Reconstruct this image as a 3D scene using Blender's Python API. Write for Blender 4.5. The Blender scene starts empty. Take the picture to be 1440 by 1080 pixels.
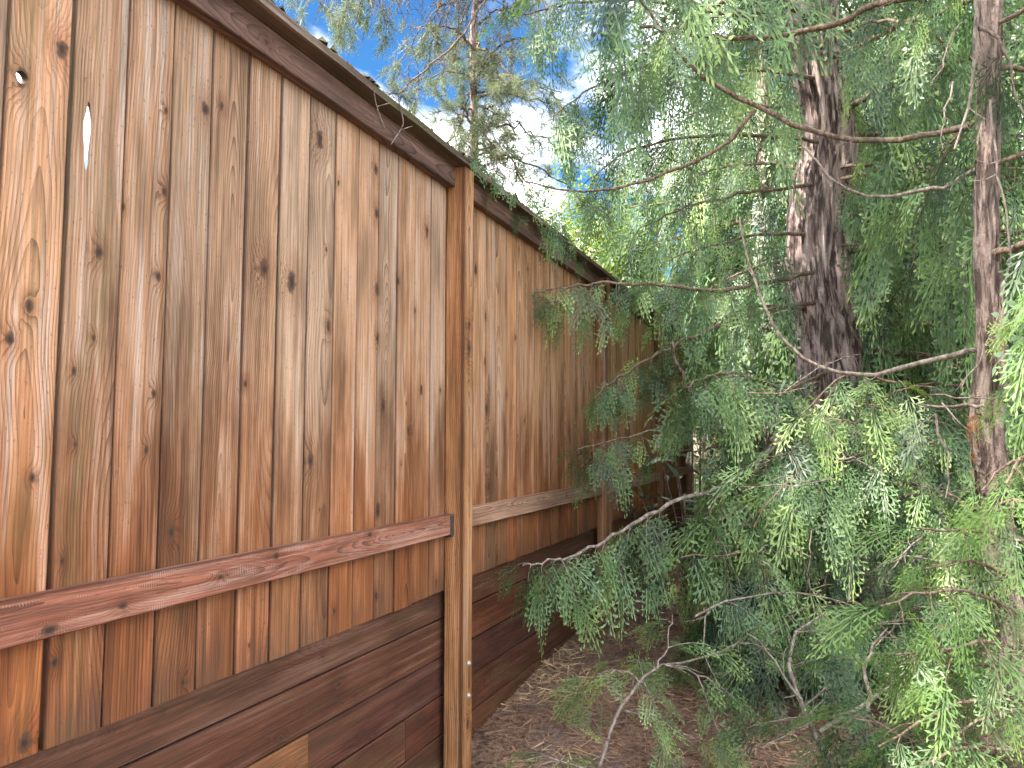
import bpy, math, random
import numpy as np
from mathutils import Vector, Matrix

# ------------------------------------------------------------------ camera, world, sun, exposure
sc = bpy.context.scene
R = math.radians
YAW, PITCH, FPX = R(21.7), R(4.3), 1081.0
CAM = np.array([1.5, 0.0, 1.33])
cam = bpy.data.objects.new('camera', bpy.data.cameras.new('camera'))
sc.collection.objects.link(cam)
cam.location = CAM
cam.rotation_euler = (R(90) + PITCH, 0, YAW)
cam.data.sensor_width = 36.0
cam.data.lens = FPX / 1440 * 36.0
cam.data.clip_end = 2000
cam.data.clip_start = 0.02
sc.camera = cam

SUN_EL, SUN_DIR = R(43), (-0.62, -0.785)          # towards the sun, seen from above
SUN_AZ = math.atan2(SUN_DIR[0], SUN_DIR[1])
world = bpy.data.worlds.new('World')
sc.world = world
world.use_nodes = True

sun = bpy.data.objects.new('sun', bpy.data.lights.new('sun', 'SUN'))
sc.collection.objects.link(sun)
sun.data.energy = 4.5
sun.data.angle = R(0.53)
sun.data.color = (1.0, 0.93, 0.82)
_to = Vector((SUN_DIR[0] * math.cos(SUN_EL), SUN_DIR[1] * math.cos(SUN_EL), math.sin(SUN_EL)))
sun.rotation_euler = _to.to_track_quat('Z', 'Y').to_euler()

sc.view_settings.view_transform = 'Standard'
sc.view_settings.look = 'None'
sc.view_settings.gamma = 1.0
sc.view_settings.exposure = 2.2
sc.render.engine = 'CYCLES'
sc.cycles.use_denoising = True
sc.cycles.max_bounces = 8
sc.cycles.diffuse_bounces = 3
sc.cycles.transmission_bounces = 4
sc.cycles.use_adaptive_sampling = True
sc.cycles.adaptive_threshold = 0.03

# ------------------------------------------------------------------ shader expression helpers
class Sock:
    def __init__(s, g, o): s.g, s.o = g, o
    def __add__(s, b): return s.g.m('ADD', s, b)
    def __radd__(s, b): return s.g.m('ADD', b, s)
    def __sub__(s, b): return s.g.m('SUBTRACT', s, b)
    def __rsub__(s, b): return s.g.m('SUBTRACT', b, s)
    def __mul__(s, b): return s.g.m('MULTIPLY', s, b)
    def __rmul__(s, b): return s.g.m('MULTIPLY', b, s)
    def __truediv__(s, b): return s.g.m('DIVIDE', s, b)
    def __pow__(s, b): return s.g.m('POWER', s, b)

class G:
    """a thin writer of node trees"""
    def __init__(self, nt): self.nt = nt
    def n(self, t, **kw):
        nd = self.nt.nodes.new(t)
        for k, v in kw.items(): setattr(nd, k, v)
        return nd
    def put(self, inp, v):
        if isinstance(v, Sock): self.nt.links.new(v.o, inp)
        elif isinstance(v, (tuple, list)) and len(v) == 3 and inp.type == 'RGBA': inp.default_value = (*v, 1)
        else: inp.default_value = v
    def s(self, o): return Sock(self, o)
    def m(self, op, a, b=None, c=None, clamp=False):
        nd = self.n('ShaderNodeMath', operation=op, use_clamp=clamp)
        for i, v in enumerate((a, b, c)):
            if v is not None: self.put(nd.inputs[i], v)
        return self.s(nd.outputs[0])
    def sstep(self, x, a, b):
        nd = self.n('ShaderNodeMapRange', interpolation_type='SMOOTHSTEP')
        self.put(nd.inputs['Value'], x)
        self.put(nd.inputs['From Min'], a); self.put(nd.inputs['From Max'], b)
        return self.s(nd.outputs[0])
    def vec(self, x=0.0, y=0.0, z=0.0):
        nd = self.n('ShaderNodeCombineXYZ')
        for i, v in enumerate((x, y, z)): self.put(nd.inputs[i], v)
        return self.s(nd.outputs[0])
    def sep(self, v):
        nd = self.n('ShaderNodeSeparateXYZ'); self.put(nd.inputs[0], v)
        return [self.s(o) for o in nd.outputs]
    def noise(self, v=None, w=None, scale=1.0, detail=2.0, rough=0.5, dim='3D', dist=0.0):
        nd = self.n('ShaderNodeTexNoise', noise_dimensions=dim)
        if v is not None: self.put(nd.inputs['Vector'], v)
        if w is not None: self.put(nd.inputs['W'], w)
        nd.inputs['Scale'].default_value = scale
        nd.inputs['Detail'].default_value = detail
        nd.inputs['Roughness'].default_value = rough
        nd.inputs['Distortion'].default_value = dist
        return self.s(nd.outputs[0])
    def mix(self, f, a, b, mode='MIX'):
        nd = self.n('ShaderNodeMix', data_type='RGBA', blend_type=mode)
        nd.clamp_factor = True
        self.put(nd.inputs[0], f)
        self.put(nd.inputs[6], a); self.put(nd.inputs[7], b)
        return self.s(nd.outputs[2])
    def attr(self, name, typ='OBJECT', out='Vector'):
        nd = self.n('ShaderNodeAttribute', attribute_type=typ, attribute_name=name)
        return self.s(nd.outputs[out])
    def gain(self, c, f):                       # colour times a value
        nd = self.n('ShaderNodeVectorMath', operation='SCALE')
        self.put(nd.inputs[0], c); self.put(nd.inputs['Scale'], f)
        return self.s(nd.outputs[0])

def new_mat(name):
    m = bpy.data.materials.new(name)
    m.use_nodes = True
    g = G(m.node_tree)
    return m, g, m.node_tree.nodes['Principled BSDF'], m.node_tree.nodes['Material Output']

# ------------------------------------------------------------------ sky with broken cloud, the same all round
g = G(world.node_tree)
bg = world.node_tree.nodes['Background']
sky = g.n('ShaderNodeTexSky', sky_type='NISHITA', sun_disc=False)
sky.sun_elevation = SUN_EL
sky.sun_rotation = SUN_AZ % (2 * math.pi)
sky.air_density = 1.0
sky.dust_density = 0.4
sky.ozone_density = 3.0
tc = g.n('ShaderNodeTexCoord')
dx, dy, dz = g.sep(g.s(tc.outputs['Generated']))
k = g.m('MAXIMUM', dz, 0.02) + 0.22
cv = g.vec(dx / k, dy / k, 15.91)
n_big = g.noise(cv, scale=1.5, detail=7, rough=0.55, dist=0.25)
cloud = g.sstep(n_big, 0.43, 0.56)
shade = g.sstep(g.noise(g.vec(dx / k, dy / k, 9.1), scale=3.1, detail=4), 0.3, 0.75)
ccol = g.mix(shade, (23.0, 23.3, 24.0), (36.0, 35.6, 35.0))
bluer = g.mix(1.0, g.s(sky.outputs[0]), (0.42, 0.88, 1.18), 'MULTIPLY')
g.put(bg.inputs['Color'], g.mix(cloud, bluer, ccol))
bg.inputs['Strength'].default_value = 0.05

# ------------------------------------------------------------------ materials
def wood_material():
    m, g, b, out = new_mat('cedar_wood')
    tc = g.n('ShaderNodeTexCoord')
    ob = g.s(tc.outputs['Object'])
    x, u, z = g.sep(ob)
    oi = g.n('ShaderNodeObjectInfo')
    seed = g.s(oi.outputs['Random']) * 61.0
    u0, w0, fr = g.sep(g.attr('grain'))
    ta, tb = g.attr('tint_top'), g.attr('tint_low')
    saw, moss, wear = g.sep(g.attr('wear'))
    rs = g.attr('ring', out='Fac')
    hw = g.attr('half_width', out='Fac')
    uu = u + x * 0.8
    n1 = g.noise(w=z * 1.25 + seed * 5.0, dim='1D', detail=2)
    n2 = g.noise(w=z * 0.75 + seed * 9.0 + 50.0, dim='1D', detail=1)
    n3 = g.noise(g.vec(uu * 28.0 + seed, z * 5.0, seed), detail=2)
    cu = uu - u0 + (n1 - 0.5) * 0.07
    cw = w0 + (n2 - 0.5) * 0.13
    r = g.m('SQRT', cu * cu + cw * cw) + (n3 - 0.5) * 0.0055
    core = halo = crack = None
    wob = g.noise(g.vec(u * 60.0, z * 60.0, seed), detail=1) - 0.5
    for i in range(6):
        ku, kz, kr = g.sep(g.attr('knot%d' % i))
        kk = g.m('MAXIMUM', kr, 0.0002)
        a = (u - ku) / kk
        c = (z - kz) / (kk * 1.7)
        e = g.m('SQRT', a * a + c * c) + wob * 0.8
        r = r + kr * 1.5 * g.m('EXPONENT', (e * e) * -0.28)
        co = 1.0 - g.sstep(e, 0.55, 1.05)
        ha = 1.0 - g.sstep(e, 0.8, 3.4)
        cr = 1.0 - g.sstep(e, 0.15, 0.55)
        core = co if core is None else g.m('MAXIMUM', core, co)
        halo = ha if halo is None else g.m('MAXIMUM', halo, ha)
        crack = cr if crack is None else g.m('MAXIMUM', crack, cr)
    ring = g.m('FRACT', r * fr)
    late = ring ** 3.0
    ringamt = g.sstep(g.noise(g.vec(uu * 14.0, z * 0.9, seed + 7.0), detail=2), 0.30, 0.68)
    fiber = g.noise(g.vec(uu * 420.0, z * 7.0, seed), detail=3, rough=0.65)
    mid = g.noise(g.vec(uu * 150.0, z * 2.6, seed + 13.0), detail=3, rough=0.6)
    streak = g.noise(g.vec(uu * 46.0, z * 0.8, seed + 3.0), detail=3, rough=0.6)
    blot = g.noise(g.vec(uu * 9.0, z * 1.9, seed + 11.0), detail=4, rough=0.6)
    fine = g.noise(g.vec(uu * 150.0, z * 60.0, seed + 5.0), detail=3, rough=0.7)
    zone = g.sstep(z + (blot - 0.5) * 1.3 + (streak - 0.5) * 0.6, 0.18, 1.10)
    col = g.mix(zone, tb, ta)
    grey = g.sstep(streak + (blot - 0.5) * 0.6, 0.50, 0.72) * (0.05 + zone * 0.65) * wear
    col = g.mix(grey, col, (0.27, 0.235, 0.21))
    warm = g.sstep(blot * 0.7 + streak * 0.3, 0.55, 0.72) * (1.0 - zone * 0.45)
    col = g.mix(warm * 0.5, col, g.mix(1.0, col, (1.25, 0.86, 0.5), 'MULTIPLY'))
    col = g.gain(col, 1.10 - late * (0.26 + ringamt * 0.62) * rs)
    col = g.gain(col, 0.45 + fiber * 1.1)
    col = g.gain(col, 0.66 + g.sstep(mid, 0.30, 0.62) * 0.46)
    col = g.gain(col, 0.42 + streak * 1.16)
    col = g.gain(col, 0.60 + g.sstep(blot, 0.28, 0.62) * 0.50)
    speck = g.sstep(fine, 0.60, 0.70) * g.sstep(blot, 0.42, 0.56)
    col = g.mix(speck * 0.6, col, (0.045, 0.03, 0.024))
    foot = (1.0 - g.sstep(z + (streak - 0.5) * 0.35, 0.0, 0.16)) * g.sstep(blot, 0.40, 0.58) * wear
    col = g.mix(foot * 0.6, col, (0.05, 0.03, 0.022))
    # dark streaks of weathering running with the grain
    tear = g.sstep(g.noise(g.vec(uu * 75.0, z * 2.2, seed + 21.0), detail=2), 0.66, 0.76)
    col = g.mix(tear * 0.5 * wear, col, (0.05, 0.034, 0.027))
    # darker band along the eased edges, broken up by the grain
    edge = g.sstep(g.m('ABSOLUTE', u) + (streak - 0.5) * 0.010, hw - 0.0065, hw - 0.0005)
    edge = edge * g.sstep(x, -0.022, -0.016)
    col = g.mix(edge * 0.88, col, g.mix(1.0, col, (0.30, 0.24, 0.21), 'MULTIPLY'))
    dk = g.sstep(g.noise(g.vec(uu * 22.0, z * 0.55, seed + 51.0), detail=4, rough=0.65), 0.53, 0.70)
    col = g.mix(dk * 0.40 * wear, col, g.mix(1.0, col, (0.50, 0.40, 0.34), 'MULTIPLY'))
    green = moss * g.sstep(g.noise(g.vec(uu * 16.0, z * 3.0, seed + 31.0), detail=3), 0.45, 0.68)
    col = g.mix(green, col, (0.085, 0.088, 0.030))
    band = g.m('FRACT', z * 150.0 + (streak - 0.5) * 1.6)
    sm = saw * g.sstep(band, 0.55, 0.8) * g.sstep(g.noise(g.vec(uu * 40.0, z * 5.0, seed + 41.0), detail=4, rough=0.7), 0.52, 0.68)
    col = g.mix(sm * 0.75, col, (0.47, 0.38, 0.33))
    col = g.mix(halo * 0.55, col, g.mix(1.0, col, (0.60, 0.44, 0.34), 'MULTIPLY'))
    col = g.mix(core * 0.9, col, g.mix(fiber, (0.018, 0.011, 0.008), (0.11, 0.055, 0.032)))
    col = g.mix(crack * 0.7, col, (0.008, 0.006, 0.005))
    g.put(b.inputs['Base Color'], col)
    g.put(b.inputs['Roughness'], 0.58 + fiber * 0.25)
    b.inputs['Specular IOR Level'].default_value = 0.35
    h = fiber * 0.5 + mid * 1.6 - tear * 1.4 * wear
    bp = g.n('ShaderNodeBump')
    bp.inputs['Strength'].default_value = 0.55
    bp.inputs['Distance'].default_value = 0.0022
    g.put(bp.inputs['Height'], h)
    m.node_tree.links.new(bp.outputs[0], b.inputs['Normal'])
    return m

def foliage_material(name, dark, light, tip, trans=0.26, rough=0.42):
    m, g, b, out = new_mat(name)
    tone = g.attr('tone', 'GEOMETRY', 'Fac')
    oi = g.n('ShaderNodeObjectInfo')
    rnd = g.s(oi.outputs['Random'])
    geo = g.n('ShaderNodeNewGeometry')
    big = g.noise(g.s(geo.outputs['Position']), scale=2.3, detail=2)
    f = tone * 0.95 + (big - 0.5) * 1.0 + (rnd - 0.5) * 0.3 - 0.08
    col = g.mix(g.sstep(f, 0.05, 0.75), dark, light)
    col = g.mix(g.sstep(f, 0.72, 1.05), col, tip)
    g.put(b.inputs['Base Color'], col)
    b.inputs['Roughness'].default_value = rough
    b.inputs['Specular IOR Level'].default_value = 0.5
    tr = g.n('ShaderNodeBsdfTranslucent')
    g.put(tr.inputs['Color'], g.mix(1.0, col, (1.3, 1.35, 0.75), 'MULTIPLY'))
    mx = g.n('ShaderNodeMixShader'); mx.inputs[0].default_value = trans
    m.node_tree.links.new(b.outputs[0], mx.inputs[1])
    m.node_tree.links.new(tr.outputs[0], mx.inputs[2])
    m.node_tree.links.new(mx.outputs[0], out.inputs[0])
    return m

def bark_material(name, c0, c1, scale, bump=0.8, stretch=0.22):
    m, g, b, out = new_mat(name)
    tc = g.n('ShaderNodeTexCoord')
    x, y, z = g.sep(g.s(tc.outputs['Object']))
    v = g.vec(x, y, z * stretch)
    n = g.noise(v, scale=scale, detail=5, rough=0.65, dist=0.6)
    n2 = g.noise(g.vec(x, y, z), scale=scale * 3.2, detail=3)
    n3 = g.noise(g.vec(x, y, z), scale=2.2, detail=3)
    col = g.mix(g.sstep(n, 0.40, 0.60), c0, c1)
    col = g.gain(col, 0.72 + n2 * 0.55)
    col = g.mix(g.sstep(n3, 0.55, 0.75) * 0.4, col, (0.11, 0.115, 0.075))
    g.put(b.inputs['Base Color'], col)
    b.inputs['Roughness'].default_value = 0.9
    b.inputs['Specular IOR Level'].default_value = 0.15
    bp = g.n('ShaderNodeBump'); bp.inputs['Strength'].default_value = bump; bp.inputs['Distance'].default_value = 0.02
    g.put(bp.inputs['Height'], n + n2 * 0.3)
    m.node_tree.links.new(bp.outputs[0], b.inputs['Normal'])
    return m

def ground_material():
    m, g, b, out = new_mat('needle_covered_soil')
    geo = g.n('ShaderNodeNewGeometry')
    P = g.s(geo.outputs['Position'])
    x, y, z = g.sep(P)
    n1 = g.noise(P, scale=1.7, detail=5, rough=0.6)
    n2 = g.noise(P, scale=42.0, detail=5, rough=0.7)
    n3 = g.noise(P, scale=160.0, detail=3, rough=0.7)
    col = g.mix(g.sstep(n2, 0.35, 0.68), (0.12, 0.074, 0.057), (0.38, 0.245, 0.18))
    col = g.mix(g.sstep(n1, 0.48, 0.66) * 0.6, col, (0.20, 0.16, 0.15))
    col = g.mix(g.sstep(n3, 0.60, 0.70) * 0.6, col, (0.26, 0.17, 0.105))
    yard = g.sstep(x, -0.35, -0.8) + g.sstep(y, 11.0, 13.0) + g.sstep(x, 9.0, 12.0)
    lawn = g.mix(n2, (0.05, 0.085, 0.02), (0.11, 0.14, 0.045))
    col = g.mix(g.m('MINIMUM', yard, 1.0), col, lawn)
    g.put(b.inputs['Base Color'], col)
    b.inputs['Roughness'].default_value = 0.95
    b.inputs['Specular IOR Level'].default_value = 0.1
    bp = g.n('ShaderNodeBump'); bp.inputs['Strength'].default_value = 0.9; bp.inputs['Distance'].default_value = 0.02
    g.put(bp.inputs['Height'], n2 + n3 * 0.6)
    m.node_tree.links.new(bp.outputs[0], b.inputs['Normal'])
    return m

def toned_material(name, stops, rough=0.8, trans=0.0):
    """colour picked by the 'tone' value stored on the mesh"""
    m, g, b, out = new_mat(name)
    rp = g.n('ShaderNodeValToRGB')
    g.put(rp.inputs[0], g.attr('tone', 'GEOMETRY', 'Fac'))
    els = rp.color_ramp.elements
    for i, (p, c) in enumerate(stops):
        e = els[i] if i < 2 else els.new(p)
        e.position = p; e.color = (*c, 1)
    geo = g.n('ShaderNodeNewGeometry')
    n = g.noise(g.s(geo.outputs['Position']), scale=60.0, detail=3)
    g.put(b.inputs['Base Color'], g.gain(g.s(rp.outputs[0]), 0.7 + n * 0.6))
    b.inputs['Roughness'].default_value = rough
    b.inputs['Specular IOR Level'].default_value = 0.2
    return m

def metal_material(name, c0, c1):
    m, g, b, out = new_mat(name)
    tc = g.n('ShaderNodeTexCoord')
    n = g.noise(g.s(tc.outputs['Object']), scale=120.0, detail=3)
    g.put(b.inputs['Base Color'], g.mix(n, c0, c1))
    b.inputs['Metallic'].default_value = 0.7
    g.put(b.inputs['Roughness'], 0.42 + n * 0.25)
    return m

WOOD = wood_material()
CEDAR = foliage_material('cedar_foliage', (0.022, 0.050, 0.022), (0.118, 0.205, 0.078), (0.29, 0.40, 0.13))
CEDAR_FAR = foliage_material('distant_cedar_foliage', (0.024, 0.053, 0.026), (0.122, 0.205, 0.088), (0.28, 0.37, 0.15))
CEDAR_SUNLIT = foliage_material('sunlit_cedar_foliage', (0.06, 0.12, 0.04), (0.14, 0.245, 0.07), (0.26, 0.38, 0.11), 0.4)  # cedar green brightened, with sunlight put into the colour
PINE = foliage_material('pine_needles', (0.10, 0.125, 0.085), (0.19, 0.215, 0.15), (0.27, 0.28, 0.20), 0.4)
LIME = foliage_material('sunny_leaves', (0.12, 0.19, 0.03), (0.25, 0.34, 0.06), (0.42, 0.45, 0.10), 0.5)
GOLD = foliage_material('golden_leaves', (0.30, 0.20, 0.03), (0.52, 0.38, 0.06), (0.6, 0.45, 0.12), 0.5)
LAUREL = foliage_material('laurel_leaf', (0.055, 0.095, 0.065), (0.13, 0.19, 0.14), (0.30, 0.35, 0.29), 0.12, 0.32)
RUSTY = foliage_material('dead_cedar_spray', (0.16, 0.055, 0.028), (0.25, 0.10, 0.05), (0.32, 0.16, 0.09), 0.2)
BARK = bark_material('furrowed_cedar_bark', (0.085, 0.058, 0.055), (0.46, 0.355, 0.325), 24.0, 1.0, 0.14)
BARK2 = bark_material('flaky_cedar_bark', (0.065, 0.046, 0.040), (0.29, 0.22, 0.19), 30.0, 1.0, 0.14)
TWIG = bark_material('brown_twig_bark', (0.09, 0.062, 0.045), (0.22, 0.165, 0.125), 60.0, 0.3, 0.5)
PALE = bark_material('pale_bare_wood', (0.12, 0.095, 0.078), (0.27, 0.225, 0.19), 45.0, 0.3, 0.4)
GROUND = ground_material()
METAL = metal_material('galvanised_steel', (0.42, 0.42, 0.41), (0.66, 0.66, 0.65))
STAINED = metal_material('stained_steel', (0.035, 0.03, 0.028), (0.16, 0.15, 0.145))
LITTER = toned_material('dry_needles', [(0.0, (0.08, 0.047, 0.034)), (1.0, (0.56, 0.40, 0.24)), (0.55, (0.33, 0.19, 0.115))])
DEADLEAF = toned_material('dead_leaf', [(0.0, (0.13, 0.065, 0.035)), (1.0, (0.42, 0.28, 0.16))])
MOSSY = toned_material('moss_and_debris', [(0.0, (0.035, 0.026, 0.018)), (1.0, (0.20, 0.175, 0.105)), (0.5, (0.085, 0.075, 0.035))], 0.95)
PETAL = toned_material('white_blossom', [(0.0, (0.55, 0.55, 0.45)), (1.0, (0.78, 0.77, 0.70))], 0.6)

# ------------------------------------------------------------------ geometry helpers
rng = np.random.default_rng(11)
_r = np.array([math.cos(YAW), math.sin(YAW), 0])
_f = np.array([-math.sin(YAW) * math.cos(PITCH), math.cos(YAW) * math.cos(PITCH), math.sin(PITCH)])
_u = np.cross(_r, _f)
def at(px, py, Z):
    """the point seen at photo pixel (px, py), Z metres in front of the camera"""
    return CAM + Z * (_f + (px - 720) / FPX * _r + (540 - py) / FPX * _u)
def onwall(px, py, x=0.0):
    d = _f + (px - 720) / FPX * _r + (540 - py) / FPX * _u
    return CAM + (x - CAM[0]) / d[0] * d
def proj(p):
    d = np.asarray(p) - CAM
    Z = d @ _f
    return 720 + FPX * (d @ _r) / Z, 540 - FPX * (d @ _u) / Z, Z

def mesh_from(name, V, F, tone=None, smooth=False):
    V = np.asarray(V, np.float32); F = np.asarray(F, np.int32)
    me = bpy.data.meshes.new(name)
    n, k = F.shape
    me.vertices.add(len(V)); me.vertices.foreach_set('co', V.ravel())
    me.loops.add(n * k); me.loops.foreach_set('vertex_index', F.ravel())
    me.polygons.add(n)
    me.polygons.foreach_set('loop_start', np.arange(0, n * k, k, dtype=np.int32))
    if smooth: me.polygons.foreach_set('use_smooth', np.ones(n, bool))
    if tone is not None:
        a = me.attributes.new('tone', 'FLOAT', 'POINT')
        a.data.foreach_set('value', np.asarray(tone, np.float32))
    me.update(calc_edges=True)
    if not smooth: me.shade_flat()
    return me

def put(name, me, mat, parent=None, loc=(0, 0, 0)):
    if mat is not None and not me.materials: me.materials.append(mat)
    o = bpy.data.objects.new(name, me)
    sc.collection.objects.link(o)
    o.location = loc
    if parent is not None: o.parent = parent
    return o

def thing(name, label, cat, loc=(0, 0, 0), group=None):
    o = bpy.data.objects.new(name, None)
    sc.collection.objects.link(o)
    o.empty_display_size = 0.2
    o.location = loc
    o['label'] = label; o['category'] = cat
    if group: o['group'] = group
    return o

def tag(o, label, cat, group=None, kind=None):
    o['label'] = label; o['category'] = cat
    if group: o['group'] = group
    if kind: o['kind'] = kind

def hash3(i, j, k):
    h = (i * 374761393 + j * 668265263 + k * 2147483647) & 0xffffffff
    h = ((h ^ (h >> 13)) * 1274126177) & 0xffffffff
    return ((h ^ (h >> 16)) & 0xffff) / 65535.0
def vnoise(P):
    P = np.asarray(P, float); I = np.floor(P).astype(np.int64); f = P - I
    f = f * f * (3 - 2 * f); o = 0
    for a in (0, 1):
        for b in (0, 1):
            for c in (0, 1):
                w = (f[:, 0] if a else 1 - f[:, 0]) * (f[:, 1] if b else 1 - f[:, 1]) * (f[:, 2] if c else 1 - f[:, 2])
                o = o + w * hash3(I[:, 0] + a, I[:, 1] + b, I[:, 2] + c)
    return o

def norm(v): return v / (np.linalg.norm(v, axis=-1, keepdims=True) + 1e-9)

def resample(P, n):
    """smooth curve (Catmull-Rom) through control points P"""
    P = np.asarray(P, float)
    if len(P) == 2: return P[0] + np.linspace(0, 1, n)[:, None] * (P[1] - P[0])
    Q = np.vstack([2 * P[0] - P[1], P, 2 * P[-1] - P[-2]])
    t = np.linspace(0, len(P) - 1 - 1e-6, n); i = t.astype(int); s = (t - i)[:, None]
    a, b, c, d = Q[i], Q[i + 1], Q[i + 2], Q[i + 3]
    return 0.5 * (2 * b + (c - a) * s + (2 * a - 5 * b + 4 * c - d) * s ** 2 + (3 * b - a - 3 * c + d) * s ** 3)

def tube(P, rad, sides=6, wob=0.0):
    P = np.asarray(P, float); n = len(P)
    T = norm(np.gradient(P, axis=0))
    ref = np.array([0.0, 0, 1.0]) if abs(T[0][2]) < 0.8 else np.array([1.0, 0, 0])
    A = norm(np.cross(T, ref)); B = np.cross(T, A)
    ang = np.arange(sides) / sides * 2 * math.pi
    rr = np.broadcast_to(np.asarray(rad, float), (n,))
    if wob: rr = rr * (1 + wob * (rng.random(n) - 0.5))
    V = P[:, None] + rr[:, None, None] * (np.cos(ang)[None, :, None] * A[:, None] + np.sin(ang)[None, :, None] * B[:, None])
    i = np.arange(n - 1)[:, None] * sides; j = np.arange(sides)[None]; j2 = (j + 1) % sides
    F = np.stack([i + j, i + j2, i + sides + j2, i + sides + j], -1).reshape(-1, 4)
    return V.reshape(-1, 3), F

class Bag:
    def __init__(s): s.V, s.F, s.T, s.n = [], [], [], 0
    def add(s, V, F, tone=0.5):
        s.V.append(V); s.F.append(F + s.n); s.n += len(V)
        s.T.append(np.broadcast_to(np.asarray(tone, float), (len(V),)))
    def mesh(s, name, smooth=False):
        return mesh_from(name, np.concatenate(s.V), np.concatenate(s.F), np.concatenate(s.T), smooth)

def box_bag(bag, lo, hi, tone=0.5):
    lo, hi = np.array(lo), np.array(hi)
    V = np.array([[(lo, hi)[i][0], (lo, hi)[j][1], (lo, hi)[k][2]] for i in (0, 1) for j in (0, 1) for k in (0, 1)])
    F = np.array([[0, 1, 3, 2], [4, 6, 7, 5], [0, 4, 5, 1], [2, 3, 7, 6], [0, 2, 6, 4], [1, 5, 7, 3]])
    bag.add(V, F, tone)

# ------------------------------------------------------------------ the ground
def slope(x, y):
    return np.interp(y, [0, 2.4, 3.3, 4.4, 7.0], [-0.22, -0.12, -0.02, 0.05, 0.09]) + 0.06 * np.clip((x - 2.5) / 3, 0, 1)
def build_ground():
    xs = np.unique(np.concatenate([-np.geomspace(0.9, 320, 16), [-0.6, -0.3, -0.13, -0.068, -0.064, -0.03], np.linspace(0, 6, 61), 6 + np.geomspace(0.3, 320, 16)]))
    ys = np.unique(np.concatenate([-np.geomspace(0.4, 320, 16), np.linspace(0, 11, 90), 11 + np.geomspace(0.4, 600, 18)]))
    X, Y = np.meshgrid(xs, ys, indexing='ij')
    P = np.stack([X.ravel(), Y.ravel(), 0 * X.ravel()], 1)
    z = (vnoise(P * 0.9) - 0.5) * 0.10 + (vnoise(P * 3.7 + 9) - 0.5) * 0.035
    z *= np.clip((X.ravel() + 0.05) / 0.8, 0.25, 1)
    z += slope(X.ravel(), Y.ravel())
    z = np.where(X.ravel() < -0.066, 0.62 + z * 0.5, z)
    z = np.where((np.abs(P[:, 0]) > 12) | (P[:, 1] > 14) | (P[:, 1] < -6), np.where(X.ravel() < -0.066, 0.62, 0.03), z)
    z = np.where((Y.ravel() > 9.6) & (X.ravel() > -0.5), np.minimum(z + (Y.ravel() - 9.6) * 0.12, 0.6), z)
    P[:, 2] = z
    nx, ny = len(xs), len(ys)
    i, j = np.meshgrid(np.arange(nx - 1), np.arange(ny - 1), indexing='ij')
    a = (i * ny + j).ravel()
    F = np.stack([a, a + ny, a + ny + 1, a + 1], 1)
    o = put('ground', mesh_from('ground', P, F, smooth=True), GROUND)
    o['kind'] = 'structure'
build_ground()

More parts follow.
